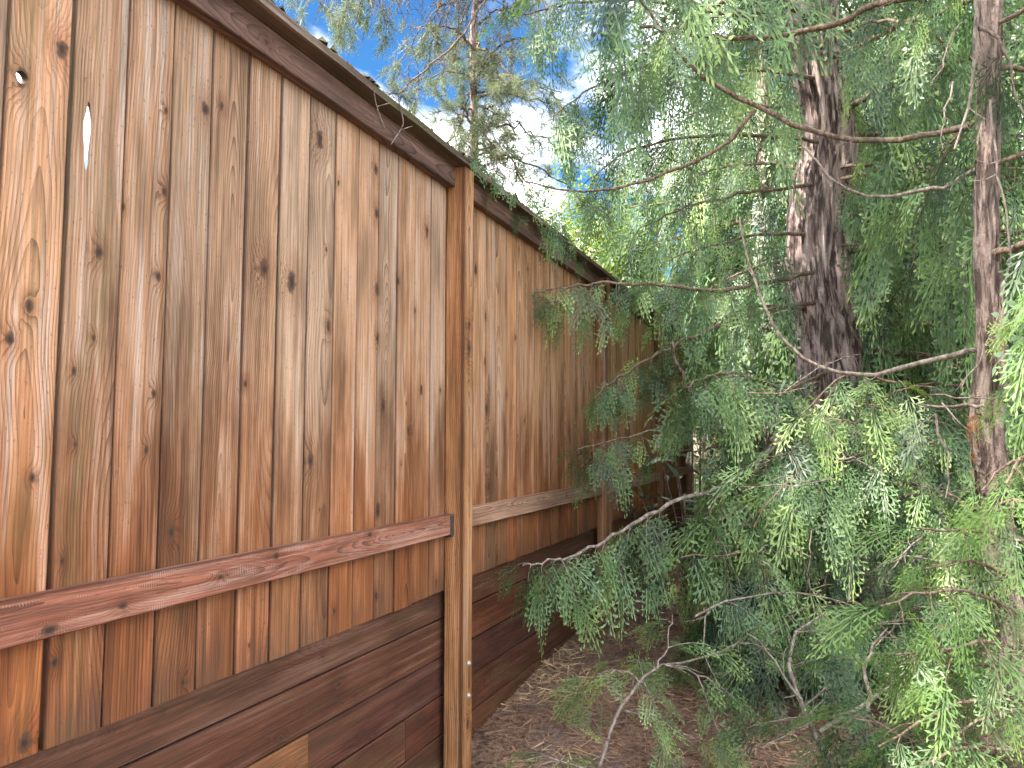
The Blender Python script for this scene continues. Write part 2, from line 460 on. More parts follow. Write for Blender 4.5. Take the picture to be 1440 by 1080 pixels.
# ------------------------------------------------------------------ the fence
def lumber(w, h, t, rows=4, wav=0.0015, holes=(), ends=0.0, bev=0.0025):
    """a sawn piece: length along z from 0, width along y about 0, thickness from x=-t (back) to 0 (face)"""
    bag = Bag()
    cuts = [0.0] + [h * i / rows for i in range(1, rows)] + [h]
    for (hu, hz, ru, rz) in holes:
        cuts = [c for c in cuts if not (hz - rz * 1.5 - 0.02 < c < hz + rz * 1.5 + 0.02)] + [hz - rz * 1.5, hz + rz * 1.5]
    cuts = sorted(cuts)
    prof = [(-t, -w / 2), (-bev, -w / 2), (0, -w / 2 + bev), (0, w / 2 - bev), (-bev, w / 2), (-t, w / 2)]
    n = len(prof); V = []; jl = []
    for c in cuts:
        dl, dr = rng.normal(0, wav, 2)
        for (x, y) in prof:
            e = (rng.random() - 0.5) * ends if c in (0.0, h) else 0
            V.append((x, y + (dl if y < 0 else dr), c + e))
    F = []
    seg_hole = {}
    for (hu, hz, ru, rz) in holes:
        for q in range(len(cuts) - 1):
            if cuts[q] < hz < cuts[q + 1]: seg_hole[q] = (hu, hz, ru, rz)
    for q in range(len(cuts) - 1):
        for i in range(n):
            i2 = (i + 1) % n
            if q in seg_hole and (i == 2 or i == n - 1): continue
            F.append((q * n + i, q * n + i2, (q + 1) * n + i2, (q + 1) * n + i))
        if q in seg_hole:
            hu, hz, ru, rz = seg_hole[q]
            K = 16; base = len(V)
            for face, ids in ((0, (2, 3)), (1, (0, 5))):
                xx = 0.0 if face == 0 else -t
                c00, c01 = V[q * n + ids[0]], V[q * n + ids[1]]
                c10, c11 = V[(q + 1) * n + ids[0]], V[(q + 1) * n + ids[1]]
                for kk in range(K):
                    a = 2 * math.pi * kk / K
                    jj = (1 + 0.30 * math.sin(3 * a + hz * 9) + 0.22 * math.sin(7 * a)) if rz > ru * 2 else 1 + 0.05 * math.sin(3 * a)
                    V.append((xx, hu + ru * jj * math.cos(a) + (0.013 * (0.6 + 0.4 * math.cos(a)) if face == 1 and rz > ru * 2 else 0), hz + rz * math.sin(a)))
                for kk in range(K):
                    a = 2 * math.pi * kk / K
                    ca, sa = math.cos(a), math.sin(a); mx = max(abs(ca), abs(sa))
                    fy, fz = (ca / mx + 1) / 2, (sa / mx + 1) / 2
                    y = (1 - fz) * ((1 - fy) * c00[1] + fy * c01[1]) + fz * ((1 - fy) * c10[1] + fy * c11[1])
                    z = (1 - fz) * c00[2] + fz * c10[2]
                    V.append((xx, y, z))
            for kk in range(K):
                k2 = (kk + 1) % K
                for face in (0, 1):
                    b0 = base + face * 2 * K
                    F.append((b0 + kk, b0 + k2, b0 + K + k2, b0 + K + kk))
                F.append((base + kk, base + k2, base + 2 * K + k2, base + 2 * K + kk))
    m = (len(cuts) - 1) * n
    for b0 in (0, m):
        F.append((b0, b0 + 1, b0 + 4, b0 + 5)); F.append((b0 + 1, b0 + 2, b0 + 3, b0 + 4))
    return mesh_from('lumber', V, F)

def wood_props(o, top, low, grain=None, knots=(), saw=0.0, moss=0.0, wear=1.0, ring=1.0):
    o['ring'] = float(ring)
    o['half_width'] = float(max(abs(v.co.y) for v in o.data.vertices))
    o['tint_top'] = [float(c) for c in top]
    o['tint_low'] = [float(c) for c in low]
    if grain is None: grain = (rng.normal(0, 0.05), rng.uniform(0.0, 0.10), rng.uniform(110, 190))
    o['grain'] = [float(c) for c in grain]
    o['wear'] = [float(saw), float(moss), float(wear)]
    for i in range(6):
        kn = knots[i] if i < len(knots) else (0.0, -9.0, 0.0)
        o['knot%d' % i] = [float(c) for c in kn]

Z_BOARD, Z_TOP = 0.695, 2.525
TAN, ORANGE, REDLOW = (0.370, 0.226, 0.140), (0.395, 0.172, 0.062), (0.225, 0.088, 0.040)
fence = thing('wooden_fence', 'long brown cedar board fence with posts, rails and cap above a plank retaining wall', 'fence', (0, 1.0, 0))
def fchild(name, me, loc, rot=(0, 0, 0), parent=None):
    o = put(name, me, WOOD, parent or fence)
    o.location = Vector(loc) - Vector(parent.location if parent else (0, 0, 0)) - fence.location * (1 if True else 0)
    o.rotation_euler = rot
    return o

# knots read off the photograph: (px, py, radius in px)
KN = [(88, 68, 11), (42, 431, 7), (16, 477, 8), (47, 672, 5), (37, 1045, 11), (140, 355, 8), (132, 476, 4), (104, 522, 5), (106, 626, 4),
      (88, 790, 5), (77, 933, 6), (97, 997, 4), (235, 154, 4), (233, 268, 6), (225, 388, 5), (218, 553, 5), (208, 632, 5), (174, 290, 5),
      (183, 928, 8), (292, 155, 9), (243, 748, 8), (258, 960, 6), (372, 378, 11), (346, 540, 4), (410, 395, 12), (450, 197, 10), (462, 459, 6),
      (437, 648, 8), (529, 238, 6), (530, 300, 6), (531, 407, 7), (532, 475, 6), (540, 570, 8), (533, 717, 8), (602, 325, 6), (585, 437, 4),
      (594, 548, 5), (575, 605, 5), (560, 395, 4), (680, 290, 5), (683, 450, 5), (682, 515, 5), (685, 580, 6), (688, 690, 6), (669, 385, 6),
      (713, 560, 3), (725, 480, 3), (740, 640, 3), (765, 420, 3), (790, 350, 4), (615, 820, 4), (530, 838, 7), (470, 860, 4), (700, 790, 4)]
KNY = [(onwall(a, b), c) for a, b, c in KN]
edges = [1.158 - 0.1418 * 5 + 0.1418 * i for i in range(5)] + [1.158, 1.304, 1.445, 1.582, 1.722]
while edges[-1] < 9.40: edges.append(edges[-1] + 0.1408 + rng.normal(0, 0.0025))
bi = 0
for a, b in zip(edges[:-1], edges[1:]):
    yc = (a + b) / 2
    gap = 0.0035 + rng.random() * 0.003
    gl, gr = gap / 2, gap / 2
    if abs(b - 4.99) < 0.075: gr = 0.010
    if abs(a - 4.99) < 0.075: gl = 0.006
    if abs(a - 1.158) < 0.01: gl = 0.006
    y0, y1 = a + gl, b - gr
    holes = []
    knots = []
    for P, rp in KNY:
        if a - 0.01 <= P[1] < b + 0.01 and Z_BOARD < P[2] < Z_TOP:
            Z = proj(P)[2]
            knots.append((P[1] - (y0 + y1) / 2, P[2] - Z_BOARD, rp * Z / FPX))
    h = onwall(32, 108)
    if a < h[1] < b: holes.append((h[1] - (y0 + y1) / 2, h[2] - Z_BOARD, 0.0125, 0.0135)); knots.append((h[1] - (y0 + y1) / 2, h[2] - Z_BOARD, 0.016))
    h = onwall(123, 192)
    if a < h[1] < b: holes.append((h[1] - (y0 + y1) / 2, h[2] - Z_BOARD, 0.0085, 0.080))
    h = onwall(176, 668)
    if a < h[1] < b: knots.append((h[1] - (y0 + y1) / 2, h[2] - Z_BOARD, 0.017))
    for _ in range(rng.integers(0, 3) if len(knots) < 4 else 0):
        knots.append((rng.uniform(-0.06, 0.06), rng.uniform(0.02, 1.75), rng.uniform(0.003, 0.012)))
    zb = Z_BOARD + (0.0 if b < 3.05 else 0.02) + rng.normal(0, 0.0012)
    me = lumber(y1 - y0, Z_TOP - zb, 0.018, rows=5, wav=0.0010, holes=holes, ends=0.002)
    o = fchild('board', me, (-rng.random() * 0.006, (y0 + y1) / 2, zb), (rng.normal(0, 0.0008), 0, rng.normal(0, 0.008)))
    v = np.clip(rng.normal(1.0, 0.13), 0.78, 1.25); hue = rng.normal(0.2, 1.0)
    top = np.array(TAN) * v * (1 + np.array([0.06, 0.0, -0.06]) * hue)
    low = (np.array(ORANGE) * 0.22 + np.array((0.195, 0.068, 0.025)) * 0.78) * v * (1 + np.array([0.08, 0.0, -0.10]) * hue)
    if yc > 3.0: top = top * 0.55 + np.array(ORANGE) * 0.5; low = low * 1.05
    k = int(round((yc - 1.09) / 0.141))
    grain, moss = None, 0.05
    if k == 0: grain, moss = (0.005, 0.030, 150), 0.30
    if k == 1: grain, moss = (0.10, 0.10, 150), 0.28; 
    if k == 2: grain = (0.16, 0.20, 170)
    if k == 3: grain, moss = (-0.14, 0.2, 180), 0.10
    if k == 4: grain = (0.012, 0.02, 150)
    if k in (8, 9): grain = (0.2, 0.1, 210)
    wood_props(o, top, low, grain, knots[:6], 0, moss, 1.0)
    if k == 1: o['label'] = 'pale knotty board split open along its grain'
    if k == 0: o['label'] = 'board with a round knothole open to the sky'
    bi += 1

POSTS = [0.55, 2.990, 5.425, 7.60, 9.36]
POST_COL = (0.35, 0.165, 0.065)
def hex_bolt():
    bag = Bag()
    ang = np.arange(16) / 16 * 2 * math.pi
    for (r, x0, x1, s) in ((0.0125, 0, 0.002, 16), (0.0078, 0.002, 0.009, 6)):
        a = np.arange(s) / s * 2 * math.pi
        ring = [np.stack([np.full(s, x), r * np.cos(a), r * np.sin(a)], 1) for x in (x0, x1 * 0.85, x1)]
        ring[2] = ring[2] * np.array([1, 0.88, 0.88])
        V = np.vstack(ring + [np.array([[x1, 0, 0]])])
        F = [(q * s + i, q * s + (i + 1) % s, (q + 1) * s + (i + 1) % s, (q + 1) * s + i) for q in (0, 1) for i in range(s)]
        F += [(2 * s + i, 2 * s + (i + 1) % s, 3 * s, 3 * s) for i in range(s)]
        F = np.array([f if f[2] != f[3] else (f[0], f[1], f[2], f[2]) for f in F])
        tri = F[F[:, 2] == F[:, 3]]
        bag.add(V, F[F[:, 2] != F[:, 3]])
        # the cap as quads round the middle
        bag.add(np.vstack([V[2 * s:3 * s], V[3 * s:]]), np.array([(i, i + 1, (i + 2) % s, s) for i in range(0, s, 2)]))
    return bag.mesh('hex_bolt')
bolt_me = hex_bolt()
for pi, py in enumerate(POSTS):
    me = lumber(0.0885, 2.539 + 0.3, 0.0885, rows=6, wav=0.0006, bev=0.004)
    o = fchild('post', me, (0.0905, py + 0.045, -0.3))
    kn = []
    if pi == 1:
        for a, b, c in ((645, 456, 6), (644, 489, 8), (657, 1010, 5)):
            P = onwall(a, b, 0.06); kn.append((0.0, P[2] + 0.3, c * 0.0029))
    v = 1 - 0.1 * pi * (pi > 1)
    wood_props(o, np.array(POST_COL) * v, np.array(POST_COL) * v * 0.92, (rng.normal(0, 0.02), 0.05, 150), kn, 0, 0.03, 0.9)
    for zz in (0.392, 0.258):
        bo = put('bolt', bolt_me, METAL, o)
        bo.location = (0.0006, 0.006, zz + 0.3 - 0.0)
# rails between the posts, set on edge, in steel hangers
hang = Bag()
box_bag(hang, (-0.001, -0.0016, -0.05), (0.044, 0.0, 0.045)); box_bag(hang, (0.0405, -0.030, -0.048), (0.0420, -0.0016, 0.040)); box_bag(hang, (0.0, -0.03, -0.0495), (0.0405, -0.0016, -0.0480))
hang_me = hang.mesh('rail_hanger')
RAIL = (0.250, 0.096, 0.058)
UPRAIL = (0.135, 0.075, 0.058)
for i in range(len(POSTS) - 1):
    ya, yb = POSTS[i] + 0.0905, POSTS[i + 1] - 0.0025
    L = yb - ya
    dz = 0.0 if i < 1 else 0.014
    for zc, col, up in ((0.978 + dz, RAIL, False), (2.494, UPRAIL, True)):
        me = lumber(0.089, L, 0.039, rows=6, wav=0.0012, bev=0.003)
        o = fchild('top_rail' if up else 'lower_rail', me, (0.041, ya, zc), (R(-90), 0, 0))
        kn = []
        if i == 0 and not up:
            for a, b, c in ((70, 885, 14), (172, 852, 9), (310, 812, 6), (388, 782, 8), (520, 752, 6)):
                P = onwall(a, b, 0.041); kn.append((-(P[2] - zc), P[1] - ya, c * proj(P)[2] / FPX * 0.7))
        else:
            for q in range(3): kn.append((rng.uniform(-0.04, 0.04), rng.uniform(0.1, L - 0.1), rng.uniform(0.006, 0.014)))
        c = np.array(col)
        if i > 0 and not up: c = np.array((0.31, 0.175, 0.115))
        wood_props(o, c, c * 0.95, (rng.normal(0, 0.02), rng.uniform(0.01, 0.05), rng.uniform(120, 180)), kn, 0.0 if up else 0.9, 0.0, 0.5 if not up else 0.2)
        if i == 0 and not up:
            hg = put('rail_hanger', hang_me, STAINED, o)
            hg.rotation_euler = (R(90), 0, 0); hg.location = (-0.0395, 0.0, L - 0.0005)
    # the cap lying on top, with its crust of moss and needles
    me = lumber(0.172, POSTS[i + 1] - POSTS[i] - 0.006, 0.030, rows=10, wav=0.003, bev=0.005)
    o = fchild('cap_board', me, (0.014, POSTS[i] + 0.046, 2.573), (R(-90), 0, 0))
    o.rotation_euler = (R(-90), 0, 0)
    o.rotation_euler = Matrix(((0, 1, 0), (0, 0, 1), (1, 0, 0))).to_euler()
    wood_props(o, (0.115, 0.078, 0.060), (0.105, 0.07, 0.055), (0.1, 0.05, 150), (), 0, 0.45, 0.8)
    bag = Bag(); Lc = POSTS[i + 1] - POSTS[i] - 0.02
    N = 900
    for q in range(N):
        s = rng.uniform(0.004, 0.016) * (1.0 if rng.random() < 0.85 else 1.7)
        yy, xx = rng.random() * Lc, rng.uniform(-0.08, 0.083)
        if vnoise(np.array([[yy * 6, xx * 9, i * 7.0]]))[0] < 0.36: continue
        c = np.array([xx, yy, 0.001]); a = rng.random() * 6.28
        V = np.array([[math.cos(a + j * 2.1) * s * (0.7 + rng.random() * 0.6), math.sin(a + j * 2.1) * s * 1.5, -0.002] for j in range(3)] + [[rng.normal(0, s * 0.2), rng.normal(0, s * 0.2), s * rng.uniform(0.5, 1.3)]]) + c
        bag.add(V, np.array([[0, 1, 3], [1, 2, 3], [2, 0, 3]]), rng.random() ** 1.4)
    d = put('moss_crust', bag.mesh('moss_crust'), MOSSY, fence)
    d.location = (0.014, POSTS[i] + 0.05 - fence.location[1], 2.574)
    d['kind'] = 'stuff'
# the horizontal planks below that hold back the soil
PZ = [-0.235, -0.075, 0.088, 0.250, 0.413, 0.574, 0.736]
PL = [(0.10, 0.058, 0.034), (0.14, 0.066, 0.036), (0.15, 0.060, 0.036), (0.10, 0.042, 0.030), (0.155, 0.062, 0.033), (0.135, 0.062, 0.036)]
jy = onwall(436, 1040, -0.02)[1]
for row in range(6):
    cutsy = [0.2, POSTS[1] + 0.045, POSTS[2] + 0.045, POSTS[3] + 0.045, 9.40]
    if row == 3: cutsy.insert(1, jy)
    if row == 2: cutsy.insert(1, jy + 0.62)
    for a, b in zip(cutsy[:-1], cutsy[1:]):
        me = lumber(PZ[row + 1] - PZ[row] - 0.004, b - a - 0.003, 0.038, rows=5, wav=0.0012, bev=0.004)
        o = fchild('plank', me, (-0.0235 - rng.random() * 0.004, a, (PZ[row] + PZ[row + 1]) / 2), (R(-90), 0, 0))
        c = np.array(PL[row]) * np.array([0.70, 0.60, 0.54]) * rng.normal(1.0, 0.12)
        if row == 3 and a < 0.5: c = np.array((0.20, 0.085, 0.034))
        kn = [(rng.uniform(-0.06, 0.06), rng.uniform(0.1, b - a - 0.1), rng.uniform(0.006, 0.016)) for _ in range(2)]
        wood_props(o, c, c * np.array([1.05, 0.95, 0.85]), (rng.normal(0, 0.03), rng.uniform(0.005, 0.05), rng.uniform(150, 230)), kn, 0, 0.25 if row < 3 else 0.10, 0.15, 0.6)

# a second, sunlit fence across the far end
fc = at(996, 590, 12.2)
fence2 = thing('wooden_fence', 'short sunlit orange board fence glimpsed beyond the far end of the long fence', 'fence', (fc[0], fc[1], 0.45))
bx = -1.6
while bx < 0.9:
    me = lumber(0.138, 1.75, 0.018, rows=2)
    o = put('board', me, WOOD, fence2)
    o.location = (bx, rng.random() * 0.004, 0.05); o.rotation_euler = (0, 0, R(-90))
    wood_props(o, np.array((0.50, 0.29, 0.13)) * rng.normal(1, 0.08), np.array((0.46, 0.25, 0.11)), None, (), 0, 0, 0.6)
    bx += 0.142
for zz in (0.35, 1.45):
    me = lumber(0.089, 2.5, 0.038, rows=2)
    o = put('lower_rail' if zz < 1 else 'top_rail', me, WOOD, fence2)
    o.location = (-1.65, 0.022, zz); o.rotation_euler = Matrix(((0, 0, 1), (1, 0, 0), (0, 1, 0))).to_euler()
    wood_props(o, (0.4, 0.22, 0.1), (0.4, 0.22, 0.1))
for xx in (-1.6, 0.85):
    me = lumber(0.089, 1.95, 0.089, rows=2)
    o = put('post', me, WOOD, fence2)
    o.location = (xx, 0.16, -0.15); o.rotation_euler = (0, 0, R(90))
    wood_props(o, (0.4, 0.22, 0.1), (0.4, 0.22, 0.1))

# ------------------------------------------------------------------ foliage builders
def make_spray(L, nb, seed, gap2=0.0155, hw=0.0040):
    """one flat lacy cedar spray, axis along +y, in the xy plane; every scale twig is a small leaf-shaped face"""
    q = np.random.default_rng(seed)
    V, F, T = [], [], []
    def leaf(p, d, l, w, t0, t1):
        d = d / np.linalg.norm(d)
        s = np.array([d[1], -d[0], 0.0]); s /= np.linalg.norm(s) + 1e-9
        s = s + np.array([0, 0, q.normal(0, 0.12)])
        k = len(V)
        V.extend([p, p + d * l * 0.45 + s * w, p + d * l, p + d * l * 0.45 - s * w])
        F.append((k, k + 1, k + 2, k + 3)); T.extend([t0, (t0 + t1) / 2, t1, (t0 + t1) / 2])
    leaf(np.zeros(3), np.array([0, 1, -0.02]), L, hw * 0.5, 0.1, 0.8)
    for i in range(nb):
        t = (i + 0.7) / nb
        side = 1 if i % 2 else -1
        p = np.array([0, t * L * 0.97, -0.10 * L * t * t])
        l = L * (0.50 * (1 - t) ** 0.75 * min(1, 0.45 + t * 2.2) + 0.05) * q.uniform(0.8, 1.15)
        a = R(q.normal(52 - 16 * t, 5))
        d = np.array([side * math.sin(a), math.cos(a), q.normal(-0.03, 0.05)])
        leaf(p, d, l, hw * 0.62, 0.25, 0.8)
        m = max(1, int(l / gap2))
        for j in range(m):
            s = (j + 0.6) / m
            pp = p + d * l * s
            a2 = a + R(38) * (1 if j % 2 else -1) * 1.0
            d2 = np.array([side * math.sin(a2), math.cos(a2), q.normal(-0.03, 0.08)])
            ll = (0.40 * l * (1 - s) + gap2 * 0.95) * q.uniform(0.75, 1.2)
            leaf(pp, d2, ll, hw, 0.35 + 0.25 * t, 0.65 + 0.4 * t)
    return np.array(V), np.array(F), np.array(T)

SPRAYS = [make_spray(l, n, 40 + i) for i, (l, n) in enumerate([(0.20, 14), (0.17, 12), (0.23, 15), (0.15, 11), (0.20, 13), (0.26, 16)])]
SPRAYS_MID = [make_spray(l, n, 50 + i, 0.019, 0.0050) for i, (l, n) in enumerate([(0.20, 12), (0.24, 13), (0.17, 10), (0.27, 14)])]
SPRAYS_FAR = [make_spray(l, n, 60 + i, 0.026, 0.0066) for i, (l, n) in enumerate([(0.20, 10), (0.24, 11), (0.17, 9), (0.28, 12)])]

def place_spray(bag, pos, d, n, scale, tone=0.0, kind=None):
    if kind is None: kind = SPRAYS
    V, F, T = kind[int(rng.integers(len(kind)))]
    d = d / (np.linalg.norm(d) + 1e-9)
    s = np.cross(d, n); s /= np.linalg.norm(s) + 1e-9
    nn = np.cross(s, d)
    # bend: the tip hangs
    W = V[:, 0:1] * s + V[:, 1:2] * d + V[:, 2:3] * nn
    W = W * scale
    W[:, 2] -= 1.4 * (V[:, 1] * scale) ** 2
    bag.add(W + pos, F, np.clip(T + tone, 0, 1.3))

def build_limb(path, r0, r1, sec=(0.22, 0.45), step=0.075, start=0.12, droop=0.9, spray=(0.7, 1.25), gap=0.055, bare=0.0, tone=0.0, hang=0.6, twig_r=0.0032, sides=6, end_spray=True, kind=None):
    """a branch along path with side twigs on both sides and flat sprays hanging from them -> wood Bag, leaf Bag"""
    wood, leaf = Bag(), Bag()
    path = np.asarray(path, float)
    seg = np.linalg.norm(np.diff(path, axis=0), axis=1); Ltot = seg.sum()
    n = max(8, int(Ltot / 0.08))
    P = resample(path, n)
    P[1:-1] += rng.normal(0, 0.006, (n - 2, 3))
    rad = np.linspace(r0, r1, n) * (1 + 0.12 * (rng.random(n) - 0.5))
    V, F = tube(P, rad, sides); wood.add(V, F)
    T = norm(np.gradient(P, axis=0))
    cum = np.linspace(0, Ltot, n)
    s = Ltot * start; side = 1
    while s < Ltot:
        t = s / Ltot
        i = min(n - 1, int(t * (n - 1)))
        p, tg = P[i], T[i]
        lat = np.cross(tg, [0, 0, 1.0]); lat /= np.linalg.norm(lat) + 1e-6
        side = -side
        if rng.random() >= bare:
            l = rng.uniform(*sec) * (0.45 + 0.9 * math.sin(math.pi * min(1, 0.2 + 0.75 * t)) ** 1.0) * (1.0 if t < 0.85 else 0.7)
            d = tg * rng.uniform(0.35, 0.8) + lat * side * rng.uniform(0.5, 1.0) + np.array([0, 0, rng.normal(-0.05, 0.25)])
            d /= np.linalg.norm(d)
            m = 6; Q = [p]
            for q in range(m):
                d = d + np.array([0, 0, -droop * 0.28]) + rng.normal(0, 0.07, 3); d /= np.linalg.norm(d)
                Q.append(Q[-1] + d * l / m)
            Q = np.array(Q)
            V, F = tube(Q, np.linspace(twig_r, 0.0011, len(Q)), 3); wood.add(V, F)
            # sprays along the twig
            ss = 0.02
            sd = 1
            tt = tone + rng.normal(0, 0.12)
            while ss < l:
                k = min(m - 1, int(ss / l * m))
                dq = norm(Q[k + 1] - Q[k]); pq = Q[k] + dq * (ss - k * l / m)
                la = np.cross(dq, [0.0, 0, 1]) + rng.normal(0, 0.15, 3); la /= np.linalg.norm(la) + 1e-6
                sd = -sd
                dd = dq * 0.75 + la * sd * rng.uniform(0.35, 0.8) + np.array([0, 0, -hang * rng.uniform(0.3, 1.0)])
                nn = np.cross(dd, la * sd) + rng.normal(0, 0.45, 3) + np.array([0, 0, 0.3])
                place_spray(leaf, pq, dd, nn, rng.uniform(*spray) * 1.05, tt + rng.normal(0, 0.22), kind)
                ss += gap * 1.7 * rng.uniform(0.7, 1.3)
            place_spray(leaf, Q[-1], Q[-1] - Q[-2], rng.normal(0, 1, 3) + np.array([0, 0, 0.6]), rng.uniform(*spray), tt + 0.1, kind)
        elif rng.random() < 0.5:
            l = rng.uniform(0.05, 0.22)
            d = tg * rng.uniform(0.2, 0.8) + lat * side + rng.normal(0, 0.4, 3); d /= np.linalg.norm(d)
            Q = np.array([p, p + d * l * 0.5 + rng.normal(0, 0.01, 3), p + d * l + rng.normal(0, 0.02, 3)])
            V, F = tube(Q, [twig_r, twig_r * 0.6, 0.0008], 3); wood.add(V, F)
        s += step * 1.2 * rng.uniform(0.6, 1.5)
    if bare < 0.9 and end_spray:
        place_spray(leaf, P[-1], T[-1], np.array([0, 0, 1.0]) + rng.normal(0, 0.3, 3), spray[1], tone + 0.1, kind)
    return wood, leaf

def limb_protos(count, L, mat, **kw):
    out = []
    for i in range(count):
        s = np.linspace(0, 1, 8)
        Ld = L * rng.uniform(0.85, 1.1)
        a, b = rng.uniform(0.0, 0.22), rng.uniform(0.30, 0.55)
        z = Ld * (a * s - b * s ** 2 + b * 0.45 * s ** 3)
        y = Ld * 0.10 * np.sin(s * 3 + rng.random() * 6) * s
        path = np.stack([Ld * s, y, z], 1)
        w, l = build_limb(path, 0.020, 0.004, **kw)
        wm = w.mesh('cedar_limb', True); wm.materials.append(TWIG)
        lm = l.mesh('cedar_foliage'); lm.materials.append(mat)
        out.append((wm, lm))
    return out

PROTO = limb_protos(6, 2.0, CEDAR, sec=(0.28, 0.55), step=0.14, droop=1.2, hang=0.9, gap=0.12, spray=(1.0, 1.6), kind=SPRAYS_MID)
PROTO_FAR = limb_protos(5, 2.0, CEDAR_FAR, sec=(0.35, 0.65), step=0.15, droop=1.2, hang=0.9, gap=0.14, spray=(1.2, 2.0), kind=SPRAYS_FAR)

def add_limb(tree, proto, pos, az, tilt, scale, roll=0.0):
    wm, lm = proto
    o = put('limb', wm, None, tree)
    o.matrix_parent_inverse = Matrix.Identity(4)
    o.location = Vector(pos) - tree.location
    o.rotation_euler = (roll, tilt, az)
    o.scale = (scale,) * 3
    f = put('foliage', lm, None, o)
    f['kind'] = 'stuff'
    return o

def hero_limb(tree, path, r0, r1, mat=None, bark=None, name='limb', **kw):
    if 'kind' not in kw and tree is tree1: kw['kind'] = SPRAYS_MID
    w, l = build_limb(path, r0, r1, **kw)
    o = put(name, w.mesh(name, True), bark or TWIG, tree)
    o.location = -tree.location
    if l.n:
        f = put('foliage', l.mesh('foliage'), mat or CEDAR, o)
        f['kind'] = 'stuff'
    return o

def px_path(pts): return np.array([at(*p) for p in pts])

def trunk_mesh(path, radii, ridge=0.12, fu=9.0, fz=1.6, sides=40, step=0.035):
    L = np.linalg.norm(np.diff(np.asarray(path), axis=0), axis=1).sum()
    n = int(L / step)
    P = resample(path, n)
    rad = np.interp(np.linspace(0, 1, n), np.linspace(0, 1, len(radii)), radii)
    ang = np.arange(sides) / sides * 2 * math.pi
    A = np.repeat(ang[None], n, 0); Zs = np.repeat(np.linspace(0, L, n)[:, None], sides, 1)
    q = np.stack([np.cos(A).ravel() * fu * 0.5, np.sin(A).ravel() * fu * 0.5, Zs.ravel() * fz], 1)
    warp = vnoise(q * 0.8 + 31)[:, None] * 1.2
    nz = np.abs(vnoise(q + warp) - 0.5) * 2
    nz2 = vnoise(q * np.array([2.6, 2.6, 3.5]) + 5)
    big = vnoise(np.stack([np.cos(A).ravel() * 1.2, np.sin(A).ravel() * 1.2, Zs.ravel() * 1.1], 1) + 17) - 0.5
    k = 1 + ridge * (nz - 0.4) * 1.4 + ridge * 0.5 * (nz2 - 0.5) + 0.22 * big
    rr = rad[:, None] * k.reshape(n, sides)
    T = norm(np.gradient(P, axis=0))
    X = norm(np.cross(np.array([0.0, 1, 0]), T)); Y = np.cross(T, X)
    V = P[:, None] + rr[..., None] * (np.cos(ang)[None, :, None] * X[:, None] + np.sin(ang)[None, :, None] * Y[:, None])
    i = np.arange(n - 1)[:, None] * sides; j = np.arange(sides)[None]; j2 = (j + 1) % sides
    F = np.stack([i + j, i + j2, i + sides + j2, i + sides + j], -1).reshape(-1, 4)
    return mesh_from('trunk', V.reshape(-1, 3), F, smooth=True), P

def keep_clear(pos, az, tilt, L, behind_ok=False):
    """would a limb here hide what the photograph leaves open, poke through the fence or the lens?"""
    for s in (0.35, 0.6, 0.85, 1.05):
        for dz in (0.0, -0.45):
            p = np.array(pos) + np.array([math.cos(az) * L * s, math.sin(az) * L * s, -math.sin(tilt) * L * s - 0.25 * L * s * s + dz])
            if p[0] < 0.12 and p[2] < 2.75 and p[1] < 9.6 and not behind_ok: return False
            if np.linalg.norm(p - CAM) < 1.3: return False
            x, y, Z = proj(p)
            if Z > 0.1 and -60 < y < 1140 and -40 < x < 1480:
                if Z < 2.3: return False
                if x < 700: return False
                if x < 1010 and y > 330 and Z < 9.6: return False
                if x < 800 and 120 < y < 330: return False
                if y > 690 and Z < 6.5: return False
                if 1095 < x < 1215 and 60 < y < 540 and Z < 6.0: return False
                if 1355 < x < 1430 and 150 < y < 760 and Z < 3.6: return False
    return True

def grow(tree, P, z0, z1, dz, L, protos, seed, open_ok=True, behind_ok=False):
    q = random.Random(seed); z = z0; az = q.random() * 6.28
    placed = 0
    while z < z1:
        i = int(np.argmin(np.abs(P[:, 2] - z)))
        f = (z - z0) / max(0.1, z1 - z0)
        for tries in range(3):
            az += 2.4 + q.uniform(-0.5, 0.5)
            tilt = 0.10 - 0.45 * f + q.uniform(-0.15, 0.15)
            Ls = L * (1.0 - 0.55 * f) * q.uniform(0.75, 1.15)
            if not open_ok or keep_clear(P[i], az, tilt, Ls, behind_ok):
                add_limb(tree, protos[q.randrange(len(protos))], P[i], az, tilt, Ls / 2.0, q.uniform(-0.3, 0.3)); placed += 1
                break
        z += dz * q.uniform(0.7, 1.3)
    return placed

# ------------------------------------------------------------------ the two cedars in front
t1 = at(1195, 860, 6.0); t1[2] = 0.0
tree1 = thing('cedar_tree', 'large cedar with thick crooked furrowed trunk,', 'tree', tuple(t1))
path1 = np.array([np.array([t1[0] + 0.06, t1[1], -0.15]), at(1198, 770, 6.0), at(1178, 600, 6.0), at(1166, 490, 6.0), at(1155, 400, 6.0), at(1150, 300, 6.0), at(1166, 190, 6.0), at(1150, 90, 6.0), at(1140, -60, 6.0), at(1150, -300, 6.2), at(1155, -700, 6.2), at(1160, -1100, 6.3)])
me, P1 = trunk_mesh(path1, [0.30, 0.235, 0.225, 0.22, 0.235, 0.21, 0.18, 0.17, 0.165, 0.15, 0.11, 0.05], 0.26, 22.0, 1.6, 96, 0.02)
o = put('trunk', me, BARK, tree1); o.location = -tree1.location
grow(tree1, P1, 1.7, 9.5, 0.17, 3.1, PROTO, 5)

